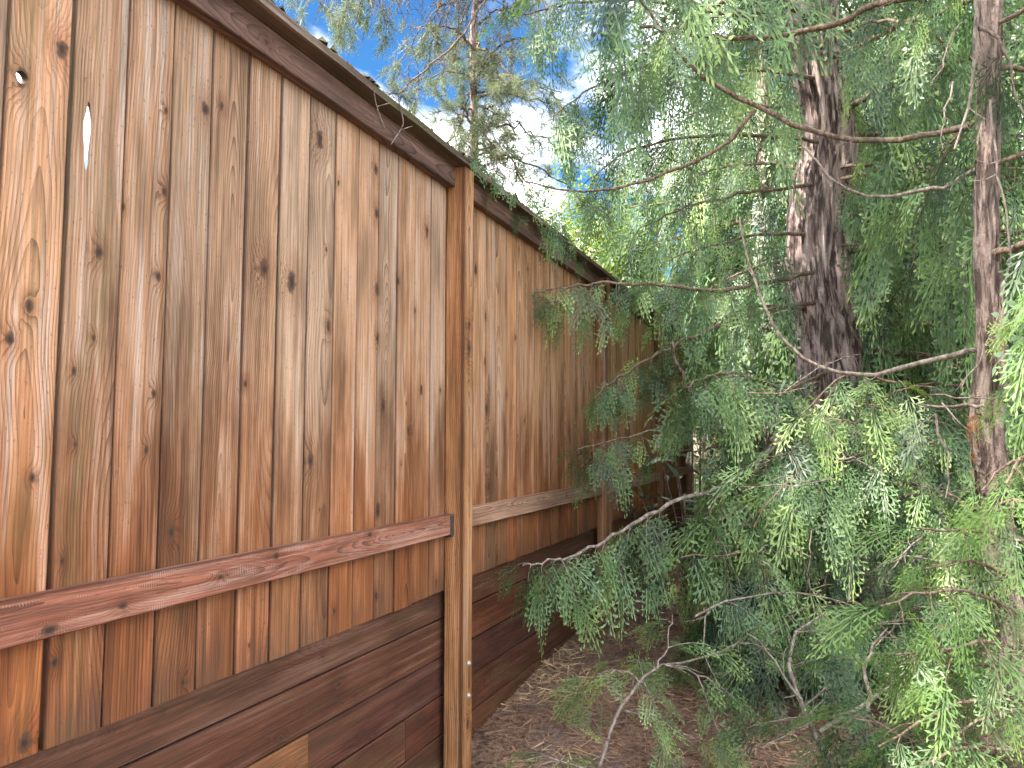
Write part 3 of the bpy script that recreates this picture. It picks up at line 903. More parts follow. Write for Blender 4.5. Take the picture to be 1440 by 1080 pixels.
t2 = at(1450, 1010, 3.55); t2[2] = 0.0
tree2 = thing('cedar_tree', 'slim reddish cedar trunk near the right edge with pale bare branches', 'tree', tuple(t2))
path2 = np.array([np.array([t2[0] + 0.03, t2[1], -0.12]), at(1428, 900, 3.6), at(1406, 790, 3.6), at(1397, 700, 3.6), at(1388, 600, 3.6), at(1391, 480, 3.6), at(1387, 330, 3.6), at(1389, 150, 3.6), at(1393, -30, 3.6), at(1390, -300, 3.6), at(1400, -700, 3.6), at(1400, -1200, 3.7)])
me, P2 = trunk_mesh(path2, [0.11, 0.076, 0.060, 0.062, 0.068, 0.056, 0.050, 0.046, 0.048, 0.045, 0.04, 0.02], 0.28, 13.0, 2.6, 56, 0.015)
o = put('trunk', me, BARK2, tree2); o.location = -tree2.location
grow(tree2, P2, 2.2, 7.0, 0.22, 1.7, PROTO, 9)

# branches that can be followed in the photograph
SP = dict(sec=(0.16, 0.30), step=0.09, droop=0.9, gap=0.05, spray=(0.6, 1.0))
hero_limb(tree2, px_path([(1388, 172, 3.6), (1340, 182, 3.75), (1250, 199, 3.95), (1150, 186, 4.1), (1060, 150, 4.2), (985, 105, 4.2), (935, 50, 4.2), (905, 5, 4.15), (890, -40, 4.1)]), 0.018, 0.007, bare=0.72, sec=(0.2, 0.45), step=0.10, droop=1.3, hang=1.0, gap=0.07)
hero_limb(tree2, px_path([(1062, 155, 4.2), (1005, 212, 4.25), (930, 246, 4.3), (850, 265, 4.35), (790, 266, 4.4), (738, 255, 4.4)]), 0.012, 0.004, bare=0.45, **SP)
hero_limb(tree2, px_path([(1386, 230, 3.6), (1330, 262, 3.7), (1300, 268, 3.75), (1235, 279, 3.8), (1180, 262, 3.8), (1145, 225, 3.8), (1122, 184, 3.8)]), 0.011, 0.005, bark=PALE, bare=1.0, step=0.2)
hero_limb(tree2, px_path([(1388, 490, 3.6), (1310, 505, 3.7), (1230, 527, 3.7), (1165, 520, 3.7), (1100, 474, 3.7), (1062, 395, 3.7), (1040, 308, 3.7)]), 0.015, 0.004, bark=PALE, bare=0.95, step=0.12)
hero_limb(tree2, px_path([(1440, -20, 4.0), (1250, 2, 4.3), (1170, 36, 4.5), (1080, 52, 4.6), (980, 50, 4.7), (900, 38, 4.8)]), 0.022, 0.010, bare=0.3, sec=(0.3, 0.6), step=0.09, droop=1.4, hang=1.1, gap=0.07)
for pts, r in (([(1372, -10, 3.45), (1373, 33, 3.45), (1367, 77, 3.45), (1368, 133, 3.45), (1360, 167, 3.45), (1342, 210, 3.45)], 0.011),
               ([(1376, 40, 3.45), (1398, 50, 3.45), (1416, 80, 3.45), (1425, 115, 3.45), (1440, 160, 3.4)], 0.009),
               ([(1352, 32, 3.5), (1330, 70, 3.5), (1318, 105, 3.5), (1310, 120, 3.5)], 0.005),
               ([(1340, 115, 3.5), (1328, 160, 3.5), (1326, 210, 3.5)], 0.005),
               ([(1392, 140, 3.42), (1398, 215, 3.4), (1410, 270, 3.4), (1420, 350, 3.4), (1410, 430, 3.4), (1380, 500, 3.42), (1352, 545, 3.42)], 0.006),
               ([(1385, 570, 3.5), (1340, 572, 3.6), (1290, 568, 3.65)], 0.010),
               ([(1316, 582, 3.4), (1322, 615, 3.4), (1332, 650, 3.4), (1330, 700, 3.4)], 0.007)):
    hero_limb(tree2, px_path(pts), r, r * 0.45, bark=PALE, bare=0.97, step=0.10, name='bare_twig')
# low limbs of the big cedar reaching left to the fence
hero_limb(tree1, px_path([(1160, 380, 6.0), (1090, 395, 5.4), (1010, 408, 5.0), (930, 400, 4.8), (860, 398, 4.6), (800, 402, 4.5), (752, 412, 4.4)]), 0.018, 0.004, sec=(0.14, 0.30), step=0.075, droop=1.0, gap=0.05, spray=(0.55, 0.9), start=0.3, tone=0.1)
hero_limb(tree1, px_path([(1165, 420, 6.0), (1060, 440, 5.3), (980, 470, 4.9), (920, 500, 4.7), (870, 530, 4.6), (835, 560, 4.5)]), 0.016, 0.004, sec=(0.12, 0.24), step=0.08, droop=0.9, gap=0.05, spray=(0.5, 0.8), start=0.55, tone=0.1)
hero_limb(tree1, px_path([(1165, 520, 6.0), (1070, 640, 5.2), (1030, 610, 4.9), (985, 570, 4.7), (955, 520, 4.6), (945, 480, 4.6)]), 0.019, 0.008, bare=0.5, **SP)
hero_limb(tree1, px_path([(1030, 610, 4.9), (960, 600, 4.6), (900, 610, 4.4), (850, 622, 4.3), (812, 632, 4.25)]), 0.010, 0.003, sec=(0.12, 0.24), step=0.065, droop=0.8, gap=0.05, spray=(0.55, 0.85), start=0.3, tone=0.1)
hero_limb(tree1, px_path([(1170, 560, 6.0), (1120, 600, 5.0), (1050, 660, 4.3), (1000, 690, 4.1), (950, 704, 3.95), (880, 743, 3.8), (820, 775, 3.7), (775, 788, 3.6), (735, 795, 3.55)]), 0.018, 0.004, bark=PALE, sec=(0.14, 0.30), step=0.06, droop=1.0, gap=0.048, spray=(0.55, 0.9), start=0.55, tone=0.1)
hero_limb(tree1, px_path([(1170, 520, 6.0), (1110, 545, 4.8), (1060, 530, 4.4), (1010, 525, 4.2), (965, 545, 4.1)]), 0.014, 0.004, tone=0.2, sec=(0.16, 0.3), step=0.08, droop=0.8, gap=0.065, spray=(0.7, 1.1), start=0.4)
hero_limb(tree1, px_path([(1180, 600, 6.0), (1130, 640, 4.6), (1080, 655, 4.2), (1030, 680, 4.0), (990, 730, 3.9)]), 0.014, 0.004, tone=0.1, sec=(0.18, 0.34), step=0.08, droop=1.1, gap=0.065, spray=(0.7, 1.15), start=0.35)
for (a, b) in (((1130, 610), (1160, 850)), ((1025, 600), (1035, 700)), ((1180, 620), (1150, 740))):
    hero_limb(tree1, px_path([(a[0], a[1], 4.3), ((a[0] + b[0]) / 2 + 12, (a[1] + b[1]) / 2, 4.2), (b[0], b[1], 4.1)]), 0.006, 0.003, bark=PALE, bare=0.75, name='bare_twig', sec=(0.1, 0.2), step=0.09)
for k_, pts in enumerate(([(1140, 40, 5.9), (1030, 20, 5.5), (900, 0, 5.2), (800, 5, 5.0), (735, 20, 4.9)], [(1150, 110, 5.9), (1040, 95, 5.4), (930, 90, 5.1), (840, 120, 5.0), (775, 165, 4.9)],
            [(1160, 200, 5.9), (1060, 190, 5.5), (960, 195, 5.2), (880, 215, 5.1), (820, 260, 5.0)], [(1150, 260, 5.9), (1060, 270, 5.4), (970, 290, 5.1), (900, 320, 5.0)], [(1140, -40, 5.9), (1000, -70, 5.3), (880, -70, 5.0), (780, -50, 4.8)],
            [(1150, 330, 6.0), (1080, 330, 5.6), (1000, 345, 5.4), (930, 370, 5.3)], [(1150, 60, 5.9), (1230, 30, 5.2), (1300, 40, 4.8), (1340, 70, 4.6)], [(1160, 240, 6.0), (1240, 230, 5.4), (1310, 250, 5.0)], [(1160, 350, 6.0), (1250, 340, 5.4), (1330, 365, 5.0)],
            [(1150, 150, 6.1), (1090, 150, 6.4), (1010, 150, 6.6), (930, 175, 6.7)], [(1150, 250, 6.1), (1080, 230, 6.6), (1000, 240, 6.9), (940, 270, 7.0)], [(1150, 360, 6.1), (1080, 370, 6.6), (1010, 400, 6.8), (950, 440, 6.9)], [(1150, 440, 6.1), (1090, 430, 5.6), (1030, 440, 5.4), (990, 470, 5.3)], [(1150, 20, 6.1), (1070, 20, 6.5), (980, 30, 6.6), (890, 60, 6.6)])):
    hero_limb(tree1, px_path(pts), 0.016, 0.004, sec=(0.28, 0.55), step=0.11, droop=1.5, hang=1.2, gap=0.08, spray=(0.7, 1.2), start=0.36, tone=0.05)
# curtain of mid-height sprays across the gap between the two trunks
q = random.Random(3)
for i in range(26):
    x0, y0 = q.uniform(1110, 1360), q.uniform(530, 800)
    Z = q.uniform(3.9, 5.4)
    dx = q.choice((-1, -1, 1)) * q.uniform(110, 190)
    hero_limb(tree1 if Z > 4.5 else tree2, px_path([(x0, y0, Z), (x0 + dx * 0.5, y0 + q.uniform(-18, 10), Z - 0.15), (x0 + dx, y0 + q.uniform(10, 60), Z - 0.3)]), 0.009, 0.003, tone=q.uniform(-0.1, 0.2), sec=(0.16, 0.34), step=0.09, droop=1.0, gap=0.07, spray=(0.7, 1.2), start=0.05)
for i in range(46):
    x0, y0, Z = q.uniform(1000, 1400), q.uniform(540, 980), q.uniform(2.9, 4.6)
    if y0 > 850: Z = q.uniform(2.8, 3.4)
    a = q.uniform(0, 6.28); l = q.uniform(40, 150)
    x1, y1 = x0 + math.cos(a) * l, y0 + math.sin(a) * l * 0.8
    xm, ym = (x0 + x1) / 2 + q.uniform(-20, 20), (y0 + y1) / 2 - q.uniform(-10, 30)
    hero_limb(tree1 if x0 < 1230 else tree2, px_path([(x0, y0, Z), (xm, ym, Z - 0.1), (x1, y1, Z - q.uniform(-0.2, 0.3))]), q.uniform(0.002, 0.0045), 0.0012, bark=PALE if q.random() < 0.6 else TWIG, bare=0.93, step=0.07, name='bare_twig', sec=(0.06, 0.12), spray=(0.4, 0.7))
# bright sprays low on the right, sunlight painted into their green
for pts, tn in (([(1470, 770, 2.9), (1400, 750, 2.75), (1340, 745, 2.65), (1285, 742, 2.6)], 0.3),
                ([(1450, 870, 2.7), (1370, 835, 2.55), (1300, 830, 2.5), (1238, 852, 2.45)], 0.3),
                ([(1480, 930, 2.6), (1400, 905, 2.45), (1320, 915, 2.4), (1260, 920, 2.4)], 0.2),
                ([(1490, 1000, 2.5), (1400, 980, 2.4), (1310, 1010, 2.3), (1235, 1050, 2.3)], 0.0),
                ([(1490, 1080, 2.5), (1400, 1050, 2.4), (1320, 1060, 2.3), (1260, 1100, 2.3)], 0.0),
                ([(1480, 620, 2.6), (1440, 640, 2.6), (1415, 680, 2.55)], 0.3),
                ([(1510, 340, 2.6), (1475, 400, 2.55), (1452, 470, 2.5)], 0.3),
                ([(1510, 480, 2.6), (1475, 510, 2.55), (1450, 560, 2.5)], 0.3),
                ([(1480, 720, 2.7), (1430, 700, 2.6), (1390, 720, 2.6)], 0.3),
                ([(1450, 830, 2.8), (1400, 800, 2.7), (1350, 790, 2.65), (1300, 800, 2.6)], 0.3),
                ([(1440, 950, 2.8), (1380, 930, 2.7), (1330, 960, 2.65), (1290, 1000, 2.6)], 0.25),
                ([(1480, 1030, 2.4), (1430, 1000, 2.35), (1380, 1010, 2.3), (1340, 1050, 2.3)], 0.1),
                ([(1330, 1100, 2.5), (1290, 1050, 2.5), (1240, 1020, 2.5), (1200, 1010, 2.5)], 0.0),
                ([(1460, 640, 3.0), (1420, 650, 2.9), (1380, 690, 2.9)], 0.3)):
    hero_limb(tree2, px_path(pts), 0.008, 0.003, mat=CEDAR_SUNLIT, tone=tn - 0.1, sec=(0.10, 0.20), step=0.075, droop=0.6, gap=0.06, spray=(0.55, 0.95), start=0.1, hang=0.4)
w, l = build_limb(px_path([(1368, 575, 3.35), (1364, 610, 3.35), (1366, 655, 3.35)]), 0.004, 0.002, sec=(0.03, 0.06), step=0.06, gap=0.04, spray=(0.22, 0.36), droop=1.6, hang=1.2)
o = put('bare_twig', w.mesh('bare_twig', True), TWIG, tree2); o.location = -tree2.location
f = put('dead_foliage', l.mesh('dead_foliage'), RUSTY, o); f['kind'] = 'stuff'; f['label'] = 'rust red dead spray hanging from the slim trunk'

# ------------------------------------------------------------------ cedars of the backdrop
BACK = [(985, 11.5, 'cedar rising straight behind the far end of the fence', 2.5), (1085, 9.0, 'drooping cedar just left of the thick crooked trunk, further back', 2.7),
        (1275, 8.4, 'dark cedar filling the gap between the thick trunk and the slim trunk', 2.6), (1440, 7.2, 'dark cedar behind the slim trunk at the right edge', 2.4),
        (1190, 12.5, 'tall cedar hidden directly behind the thick crooked trunk', 3.0), (1360, 12.0, 'distant cedar seen between the dark cedar and the right edge', 3.0),
        (1060, 15.0, 'most distant cedar, behind the drooping one left of the thick trunk', 3.2), (1600, 6.2, 'cedar whose branches enter from beyond the right edge', 2.2)]
for i, (px, Z, lab, L) in enumerate(BACK):
    b = at(px, 622, Z); b[2] = 0.02 if b[1] < 10 else 0.2
    t = thing('cedar_tree', lab, 'tree', tuple(b), 'cedars of the backdrop')
    H = 11.0 + (i * 37 % 4) if Z < 10 else 6.8 + 0.3 * i
    path = [b + np.array([0, 0, -0.2]), b + np.array([0.05, 0, 2.0]), b + np.array([0.0, 0.06, 5.0]), b + np.array([0.05, 0, H])]
    me, P = trunk_mesh(path, [0.17, 0.12, 0.09, 0.02], 0.2, 14, 1.5, 24, 0.06)
    o = put('trunk', me, BARK, t); o.location = -t.location
    grow(t, P, 0.55, H - 0.6, (0.17, 0.15, 0.22, 0.28, 0.2, 0.22, 0.2, 0.3)[i], L, PROTO_FAR, 100 + i)

# unseen tall cedars added beyond the fence, left of the camera, to shade the corner
for i, (x, y, H, lab) in enumerate([(-4.2, -2.2, 15, 'unseen tall cedar added beyond the fence to cast shade, nearest the camera'), (-6.5, -4.6, 16, 'unseen tall cedar added to cast shade, set back beyond the fence')]):
    t = thing('cedar_tree', lab, 'tree', (x, y, 0.6), 'unseen cedars added beyond the fence for shade')
    path = [(x, y, 0.4), (x + 0.05, y, 4.0), (x, y + 0.1, 9.0), (x, y, H)]
    me, P = trunk_mesh(path, [0.34, 0.27, 0.18, 0.03], 0.15, 9, 1.5, 18, 0.12)
    o = put('trunk', me, BARK, t); o.location = -t.location
    grow(t, P, 2.8, H - 0.5, 0.40, 3.4, PROTO_FAR, 200 + i, True, True)

# ------------------------------------------------------------------ pine behind the fence (upper left)
def tuft(n=26, L=0.075, seed=0):
    q = np.random.default_rng(seed); V, F, T = [], [], []
    for i in range(n):
        t = i / n
        p = np.array([0, t * 0.09, 0]); a = q.random() * 6.28
        d = np.array([math.cos(a) * 0.75, 0.7, math.sin(a) * 0.75]) + q.normal(0, 0.15, 3); d /= np.linalg.norm(d)
        s = norm(np.cross(d, q.normal(0, 1, 3)))
        l = L * q.uniform(0.7, 1.1); w = 0.0021; k = len(V)
        V.extend([p - s * w, p + s * w, p + d * l + s * w * 0.3, p + d * l - s * w * 0.3]); F.append((k, k + 1, k + 2, k + 3)); T.extend([0.3, 0.3, 0.9, 0.9])
    return np.array(V), np.array(F), np.array(T)
TUFTS = [tuft(26, 0.075, i) for i in range(4)]

def pine_limb(path, r0, r1, dens=1.0, bare_to=0.0, tw=(0.25, 0.6), down=0.35):
    wood, leaf = Bag(), Bag()
    P = resample(path, 18); P[1:-1] += rng.normal(0, 0.02, (16, 3))
    V, F = tube(P, np.linspace(r0, r1, 18), 5); wood.add(V, F)
    T = norm(np.gradient(P, axis=0))
    L = np.linalg.norm(np.diff(P, axis=0), axis=1).sum()
    for s in np.arange(0.12, 1.0, 0.085 / L):
        i = int(s * 17); tg = T[i]
        d = tg * rng.uniform(0.2, 0.9) + rng.normal(0, 0.75, 3) + np.array([0, 0, -down]); d /= np.linalg.norm(d)
        l = rng.uniform(*tw); Q = [P[i]]
        for k in range(5):
            d = d + rng.normal(0, 0.22, 3) + np.array([0, 0, -down * 0.3]); d /= np.linalg.norm(d); Q.append(Q[-1] + d * l / 5)
        Q = np.array(Q); V, F = tube(Q, np.linspace(0.005, 0.002, 6), 3); wood.add(V, F)
        if s < bare_to: 
            for k in range(1, 5):
                if rng.random() < 0.7:
                    e = norm(rng.normal(0, 1, 3) + np.array([0, 0, -0.8])) * rng.uniform(0.08, 0.25)
                    V, F = tube(np.array([Q[k], Q[k] + e * 0.5 + rng.normal(0, 0.015, 3), Q[k] + e]), [0.003, 0.002, 0.001], 3); wood.add(V, F)
            continue
        for k in range(1, 6):
            for _ in range(2):
                if rng.random() < 0.85 * dens:
                    place_spray(leaf, Q[k], norm(Q[k] - Q[k - 1]) + rng.normal(0, 0.6, 3), rng.normal(0, 1, 3), rng.uniform(0.9, 1.5), rng.normal(0, 0.15), TUFTS)
    return wood, leaf

pb = at(672, 622, 8.5); pb[2] = 0.62
pine = thing('pine_tree', 'wispy grey-green pine with thin dark trunk behind the fence under the clouds', 'tree', tuple(pb))
ppath = [pb + np.array([0, 0, -0.2]), at(668, 250, 8.5), at(665, 60, 8.5), at(672, -60, 8.5), at(668, -400, 8.6)]
me, PP = trunk_mesh(ppath, [0.07, 0.05, 0.036, 0.032, 0.015], 0.12, 7, 2, 14, 0.08)
o = put('trunk', me, BARK, pine); o.location = -pine.location
def pine_add(path, r0, r1, **kw):
    w, l = pine_limb(path, r0, r1, **kw)
    o = put('limb', w.mesh('limb', True), TWIG, pine); o.location = -pine.location
    if l.n: f = put('foliage', l.mesh('foliage'), PINE, o); f['kind'] = 'stuff'
q = random.Random(21)
for (x0, y0, x1, y1, dz) in ((668, 70, 590, 40, -0.3), (668, 110, 580, 130, 0.2), (668, 150, 620, 235, -0.3), (668, 90, 760, 60, 0.3), (668, 140, 790, 130, 0.0), (668, 180, 800, 215, 0.4), (668, 200, 760, 280, -0.4),
                         (668, 230, 700, 290, 0.3), (668, 60, 720, 150, -0.6), (668, 120, 640, 210, 0.5), (668, 160, 700, 240, -0.7), (668, 40, 730, 20, 0.2), (668, 10, 790, -20, 0.3), (668, 130, 850, 190, 0.9), (668, 210, 850, 300, 0.9), (668, 60, 620, 90, 0.6), (668, 100, 720, 110, -0.8), (668, 150, 730, 200, 0.7), (668, 190, 640, 160, -0.6), (668, 220, 720, 250, 0.8), (668, 90, 700, 130, 0.9), (668, 180, 690, 200, -0.9), (668, 240, 660, 280, 0.2)):
    Z1 = 8.5 + dz
    pine_add(px_path([(x0, y0, 8.5), ((x0 + x1) / 2, (y0 + y1) / 2 - 18, 8.5 + dz * 0.5), (x1, y1, Z1)]), 0.016, 0.005, dens=0.42, tw=(0.2, 0.55), down=0.25)
# bare drooping twigs at the very top, reaching left over the fence
for (x0, y0, x1, y1, Z) in ((690, -60, 540, 20, 7.4), (700, -90, 470, -10, 6.8), (720, -60, 600, 60, 7.6), (660, -140, 400, -40, 6.6), (700, -30, 560, 90, 7.8), (680, -110, 520, -20, 7.0), (640, -120, 440, -25, 7.2), (690, -20, 600, 30, 7.5), (700, -60, 640, 70, 7.9), (720, -20, 700, 90, 8.0), (680, -60, 500, 10, 7.2), (660, -90, 430, 0, 6.9), (740, -40, 760, 60, 8.2)):
    pine_add(px_path([(x0, y0, 8.4), ((x0 + x1) / 2, (y0 + y1) / 2 - 30, (Z + 8.4) / 2), (x1, y1, Z)]), 0.014, 0.004, bare_to=0.93, tw=(0.25, 0.6), down=0.7)
pine_add(px_path([(690, -20, 8.3), (640, 60, 7.5), (590, 105, 7.0), (560, 125, 6.9), (532, 128, 6.8)]), 0.012, 0.003, bare_to=0.9, tw=(0.12, 0.3), down=0.5)

# ------------------------------------------------------------------ broadleaf trees far off
def broad_tree(name, label, base, H, crown, rad, mat, n, seed, leafsize=0.05):
    q = np.random.default_rng(seed)
    t = thing(name, label, 'tree', tuple(base))
    top = base + np.array([0.1, 0, H * 0.8])
    me, P = trunk_mesh([base + np.array([0, 0, -0.2]), base + np.array([0.05, 0.05, H * 0.4]), top], [0.10, 0.07, 0.02], 0.1, 6, 2, 12, 0.1)
    o = put('trunk', me, TWIG, t); o.location = -t.location
    leaf, wood = Bag(), Bag()
    for i in range(n // 60):
        d = norm(q.normal(0, 1, 3)); tip = base + np.array([0, 0, crown]) + d * np.array(rad) * q.uniform(0.45, 1.0)
        st = P[int(len(P) * q.uniform(0.4, 0.95))]
        Q = resample([st, (st + tip) / 2 + np.array([0, 0, 0.25]), tip], 8)
        V, F = tube(Q, np.linspace(0.018, 0.003, 8), 4); wood.add(V, F)
        for k in range(60):
            p = Q[int(q.integers(3, 8))] + q.normal(0, 0.20, 3)
            a = norm(q.normal(0, 1, 3)); b = norm(np.cross(a, q.normal(0, 1, 3))); s = leafsize * q.uniform(0.6, 1.3)
            leaf.add(np.array([p - a * s, p + b * s * 0.55, p + a * s, p - b * s * 0.55]), np.array([[0, 1, 2, 3]]), q.uniform(0, 1))
    lo = put('limb', wood.mesh('limb', True), TWIG, t); lo.location = -t.location
    f = put('crown', leaf.mesh('crown'), mat, t); f.location = -t.location; f['kind'] = 'stuff'
b = at(850, 622, 14.0); b[2] = 0.62
broad_tree('broadleaf_tree', 'sunlit yellow-green leafy tree above the far end of the fence', b, 5.6, 4.2, (1.9, 1.9, 1.7), LIME, 7200, 1)
b = at(960, 622, 19.0); b[2] = 0.62
broad_tree('broadleaf_tree', 'smaller sunlit leafy tree further off, behind the cedar sprays', b, 5.5, 3.4, (2.4, 2.0, 2.2), LIME, 6000, 4)
b = at(1245, 622, 16.0); b[2] = 0.3
broad_tree('broadleaf_tree', 'golden leafy tree glowing through the cedars between the trunks', b, 6.5, 5.4, (1.6, 1.4, 1.2), GOLD, 4000, 2, 0.07)
# hedge closing the view far behind
def hedge():
    q = np.random.default_rng(8); leaf = Bag()
    for i in range(9000):
        x = q.uniform(-14, 22); y = 24 + q.normal(0, 0.9) ; z = 0.5 + 3.2 * q.random() ** 0.8 + 0.5 * math.sin(x * 1.3)
        p = np.array([x, y, z]); a = norm(q.normal(0, 1, 3)); b = norm(np.cross(a, q.normal(0, 1, 3))); s = q.uniform(0.10, 0.22)
        leaf.add(np.array([p - a * s, p + b * s * 0.6, p + a * s, p - b * s * 0.6]), np.array([[0, 1, 2, 3]]), q.uniform(0, 0.8))
    o = put('hedge', leaf.mesh('hedge'), CEDAR_FAR)
    tag(o, 'long dark green hedge closing off the far background', 'hedge', None, 'stuff')
hedge()

# ------------------------------------------------------------------ laurel bushes by the far posts
def leaf_mesh(L, W, fold=0.18, curl=0.12, tone=(0.2, 0.8), n=6):
    V, F, T = [], [], []
    for i in range(n + 1):
        t = i / n; w = W * math.sin(math.pi * min(1, 0.06 + t * 0.94)) ** 0.8 * (1 - 0.25 * t)
        zz = -curl * L * t * t
        V += [(-w, t * L, zz + fold * w), (0, t * L, zz), (w, t * L, zz + fold * w)]; T += [tone[1], tone[0], tone[1]]
    for i in range(n):
        for j in (0, 1): F.append((i * 3 + j, i * 3 + j + 1, i * 3 + 3 + j + 1, i * 3 + 3 + j))
    return mesh_from('leaf', V, F, T, True)
LEAF_ME = [leaf_mesh(0.13, 0.021, 0.2, 0.15, (0.1, 0.6)), leaf_mesh(0.11, 0.019, 0.25, 0.3, (0.4, 1.0)), leaf_mesh(0.145, 0.023, 0.15, 0.05, (0.0, 0.5))]
for m_ in LEAF_ME: m_.materials.append(LAUREL)
def blossom():
    bag = Bag(); q = np.random.default_rng(2)
    for i in range(46):
        t = i / 46; a = i * 2.4; r = 0.014 * (1 - 0.6 * t)
        p = np.array([math.cos(a) * r, math.sin(a) * r, t * 0.085]); s = 0.0065
        d = norm(np.array([math.cos(a), math.sin(a), 0.5])); e = norm(np.cross(d, [0, 0, 1])); h = np.cross(e, d)
        bag.add(np.array([p, p + d * s + e * s, p + d * s * 1.8, p + d * s - e * s]), np.array([[0, 1, 2, 3]]), q.random())
        bag.add(np.array([p, p + d * s + h * s, p + d * s * 1.8, p + d * s - h * s]), np.array([[0, 1, 2, 3]]), q.random())
    return bag.mesh('blossom')
BLOSSOM = blossom(); BLOSSOM.materials.append(PETAL)
def laurel(label, base, tips, seed, flowers=()):
    q = np.random.default_rng(seed)
    t = thing('laurel_shrub', label, 'shrub', tuple(base), 'laurel shrubs')
    for (px, py, Z) in tips:
        tip = at(px, py, Z)
        Q = resample([base, (base + tip) / 2 + np.array([0.03, 0, 0.1]), tip], 8)
        V, F = tube(Q, np.linspace(0.010, 0.004, 8), 5)
        o = put('stem', mesh_from('stem', V, F, smooth=True), TWIG, t); o.location = -t.location
        for k in range(11):
            f = q.uniform(0.62, 1.0) if k < 6 else 1.0
            p = Q[0] + 0; i = min(7, int(f * 7)); p = Q[i]
            a = k * 2.4 + q.uniform(-0.3, 0.3)
            el = q.uniform(-0.3, 0.7)
            lf = put('leaf', LEAF_ME[int(q.integers(3))], None, t)
            lf.location = Vector(p) - t.location
            lf.rotation_euler = (el, q.uniform(-0.5, 0.5), a)
            s = q.uniform(0.65, 1.05); lf.scale = (s, s, s)
    for (px, py, Z) in flowers:
        o = put('blossom', BLOSSOM, None, t); o.location = Vector(at(px, py, Z)) - t.location
        o.rotation_euler = (q.uniform(-0.6, 0.2), q.uniform(0, 0.9), q.uniform(0, 6)); o.scale = (0.8,) * 3
b = at(900, 760, 6.6); b[0] = max(b[0], 0.25); b[2] = 0.02
laurel('laurel shrub with long leaves against the fence under the rail, nearest the camera', b, [(868, 690, 6.3), (895, 685, 6.4), (880, 715, 6.3), (915, 700, 6.5), (905, 735, 6.4)], 1)
b = at(965, 740, 5.0); b[2] = 0.02
laurel('silvery laurel shrub with white flower spikes among the sprays by the long fence', b, [(940, 600, 4.7), (968, 570, 4.6), (950, 640, 4.6), (985, 590, 4.6), (930, 645, 4.6)], 2, [(930, 630, 4.5), (968, 652, 4.5)])
b = at(1070, 760, 5.3); b[2] = 0.02
laurel('laurel shrub with pale glossy leaves among the cedars left of the thick trunk', b, [(1050, 520, 5.0), (1075, 545, 5.1), (1060, 570, 5.0), (1085, 700, 4.9), (1070, 680, 4.9), (1100, 720, 4.8)], 3, [(1085, 565, 4.9)])

# ------------------------------------------------------------------ ground litter and fallen wood
def ground_z(x, y):
    P = np.array([[x, y, 0.0]])
    z = (vnoise(P * 0.9) - 0.5)[0] * 0.10 + (vnoise(P * 3.7 + 9) - 0.5)[0] * 0.035
    return z * min(1, max(0.25, (x + 0.05) / 0.8)) + float(slope(x, y))
def litter():
    N = 60000
    x = rng.uniform(-0.02, 4.6, N); y = 1.6 + 7.0 * rng.random(N) ** 1.5
    P = np.stack([x, y, 0 * x], 1)
    z = (vnoise(P * 0.9) - 0.5) * 0.10 + (vnoise(P * 3.7 + 9) - 0.5) * 0.035
    z = z * np.clip((x + 0.05) / 0.8, 0.25, 1) + slope(x, y)
    P[:, 2] = z + rng.uniform(0.002, 0.016, N)
    patch = vnoise(P * np.array([2.2, 2.2, 0]) + 3)
    a = rng.random(N) * 6.28
    L = rng.uniform(0.012, 0.055, N); w = rng.uniform(0.0007, 0.0022, N)
    d = np.stack([np.cos(a), np.sin(a), rng.normal(0, 0.22, N)], 1); s = np.stack([-np.sin(a), np.cos(a), rng.normal(0, 0.5, N)], 1)
    V = np.stack([P - d * L[:, None] - s * w[:, None], P - d * L[:, None] + s * w[:, None], P + d * L[:, None] + s * w[:, None], P + d * L[:, None] - s * w[:, None]], 1).reshape(-1, 3)
    F = np.arange(4 * N).reshape(N, 4)
    tone = np.clip(rng.random(N) * 0.55 + (patch - 0.4) * 1.1, 0, 1)
    o = put('needle_litter', mesh_from('needle_litter', V, F, np.repeat(tone, 4)), LITTER)
    tag(o, 'brown carpet of dry needles and crumbs on the soil beside the fence', 'litter', None, 'stuff')
litter()

def branch_thing(name, label, paths, mat=CEDAR, bark=PALE, **kw):
    base = np.array(px_path(paths[0][0])[0]); 
    t = thing(name, label, 'branch', (base[0], base[1], 0.03))
    for pts, r, k in paths:
        kk = dict(kw); kk.update(k)
        hero_limb(t, px_path(pts), r, r * 0.35, mat=mat, bark=bark, name='limb', **kk)
    return t
LOW = dict(sec=(0.10, 0.20), step=0.065, droop=0.4, gap=0.038, spray=(0.5, 0.85), hang=0.3)
branch_thing('fallen_branch', 'pale arching cedar branch lying in front of the others at bottom centre', [
    ([(838, 1090, 2.85), (868, 1000, 2.95), (920, 945, 3.05), (1000, 915, 3.2), (1062, 907, 3.3), (1120, 935, 3.35)], 0.008, dict(bare=0.55)),
    ([(905, 960, 3.0), (880, 945, 2.95), (842, 950, 2.9)], 0.004, dict(tone=0.2)),
    ([(925, 940, 3.05), (940, 900, 3.1), (945, 860, 3.15)], 0.004, dict(tone=0.2)),
    ([(880, 1000, 2.95), (930, 1015, 2.9), (980, 1040, 2.85)], 0.004, dict(tone=0.2)),
    ([(935, 935, 3.05), (985, 950, 3.0), (1020, 975, 2.95)], 0.004, dict())], **LOW)
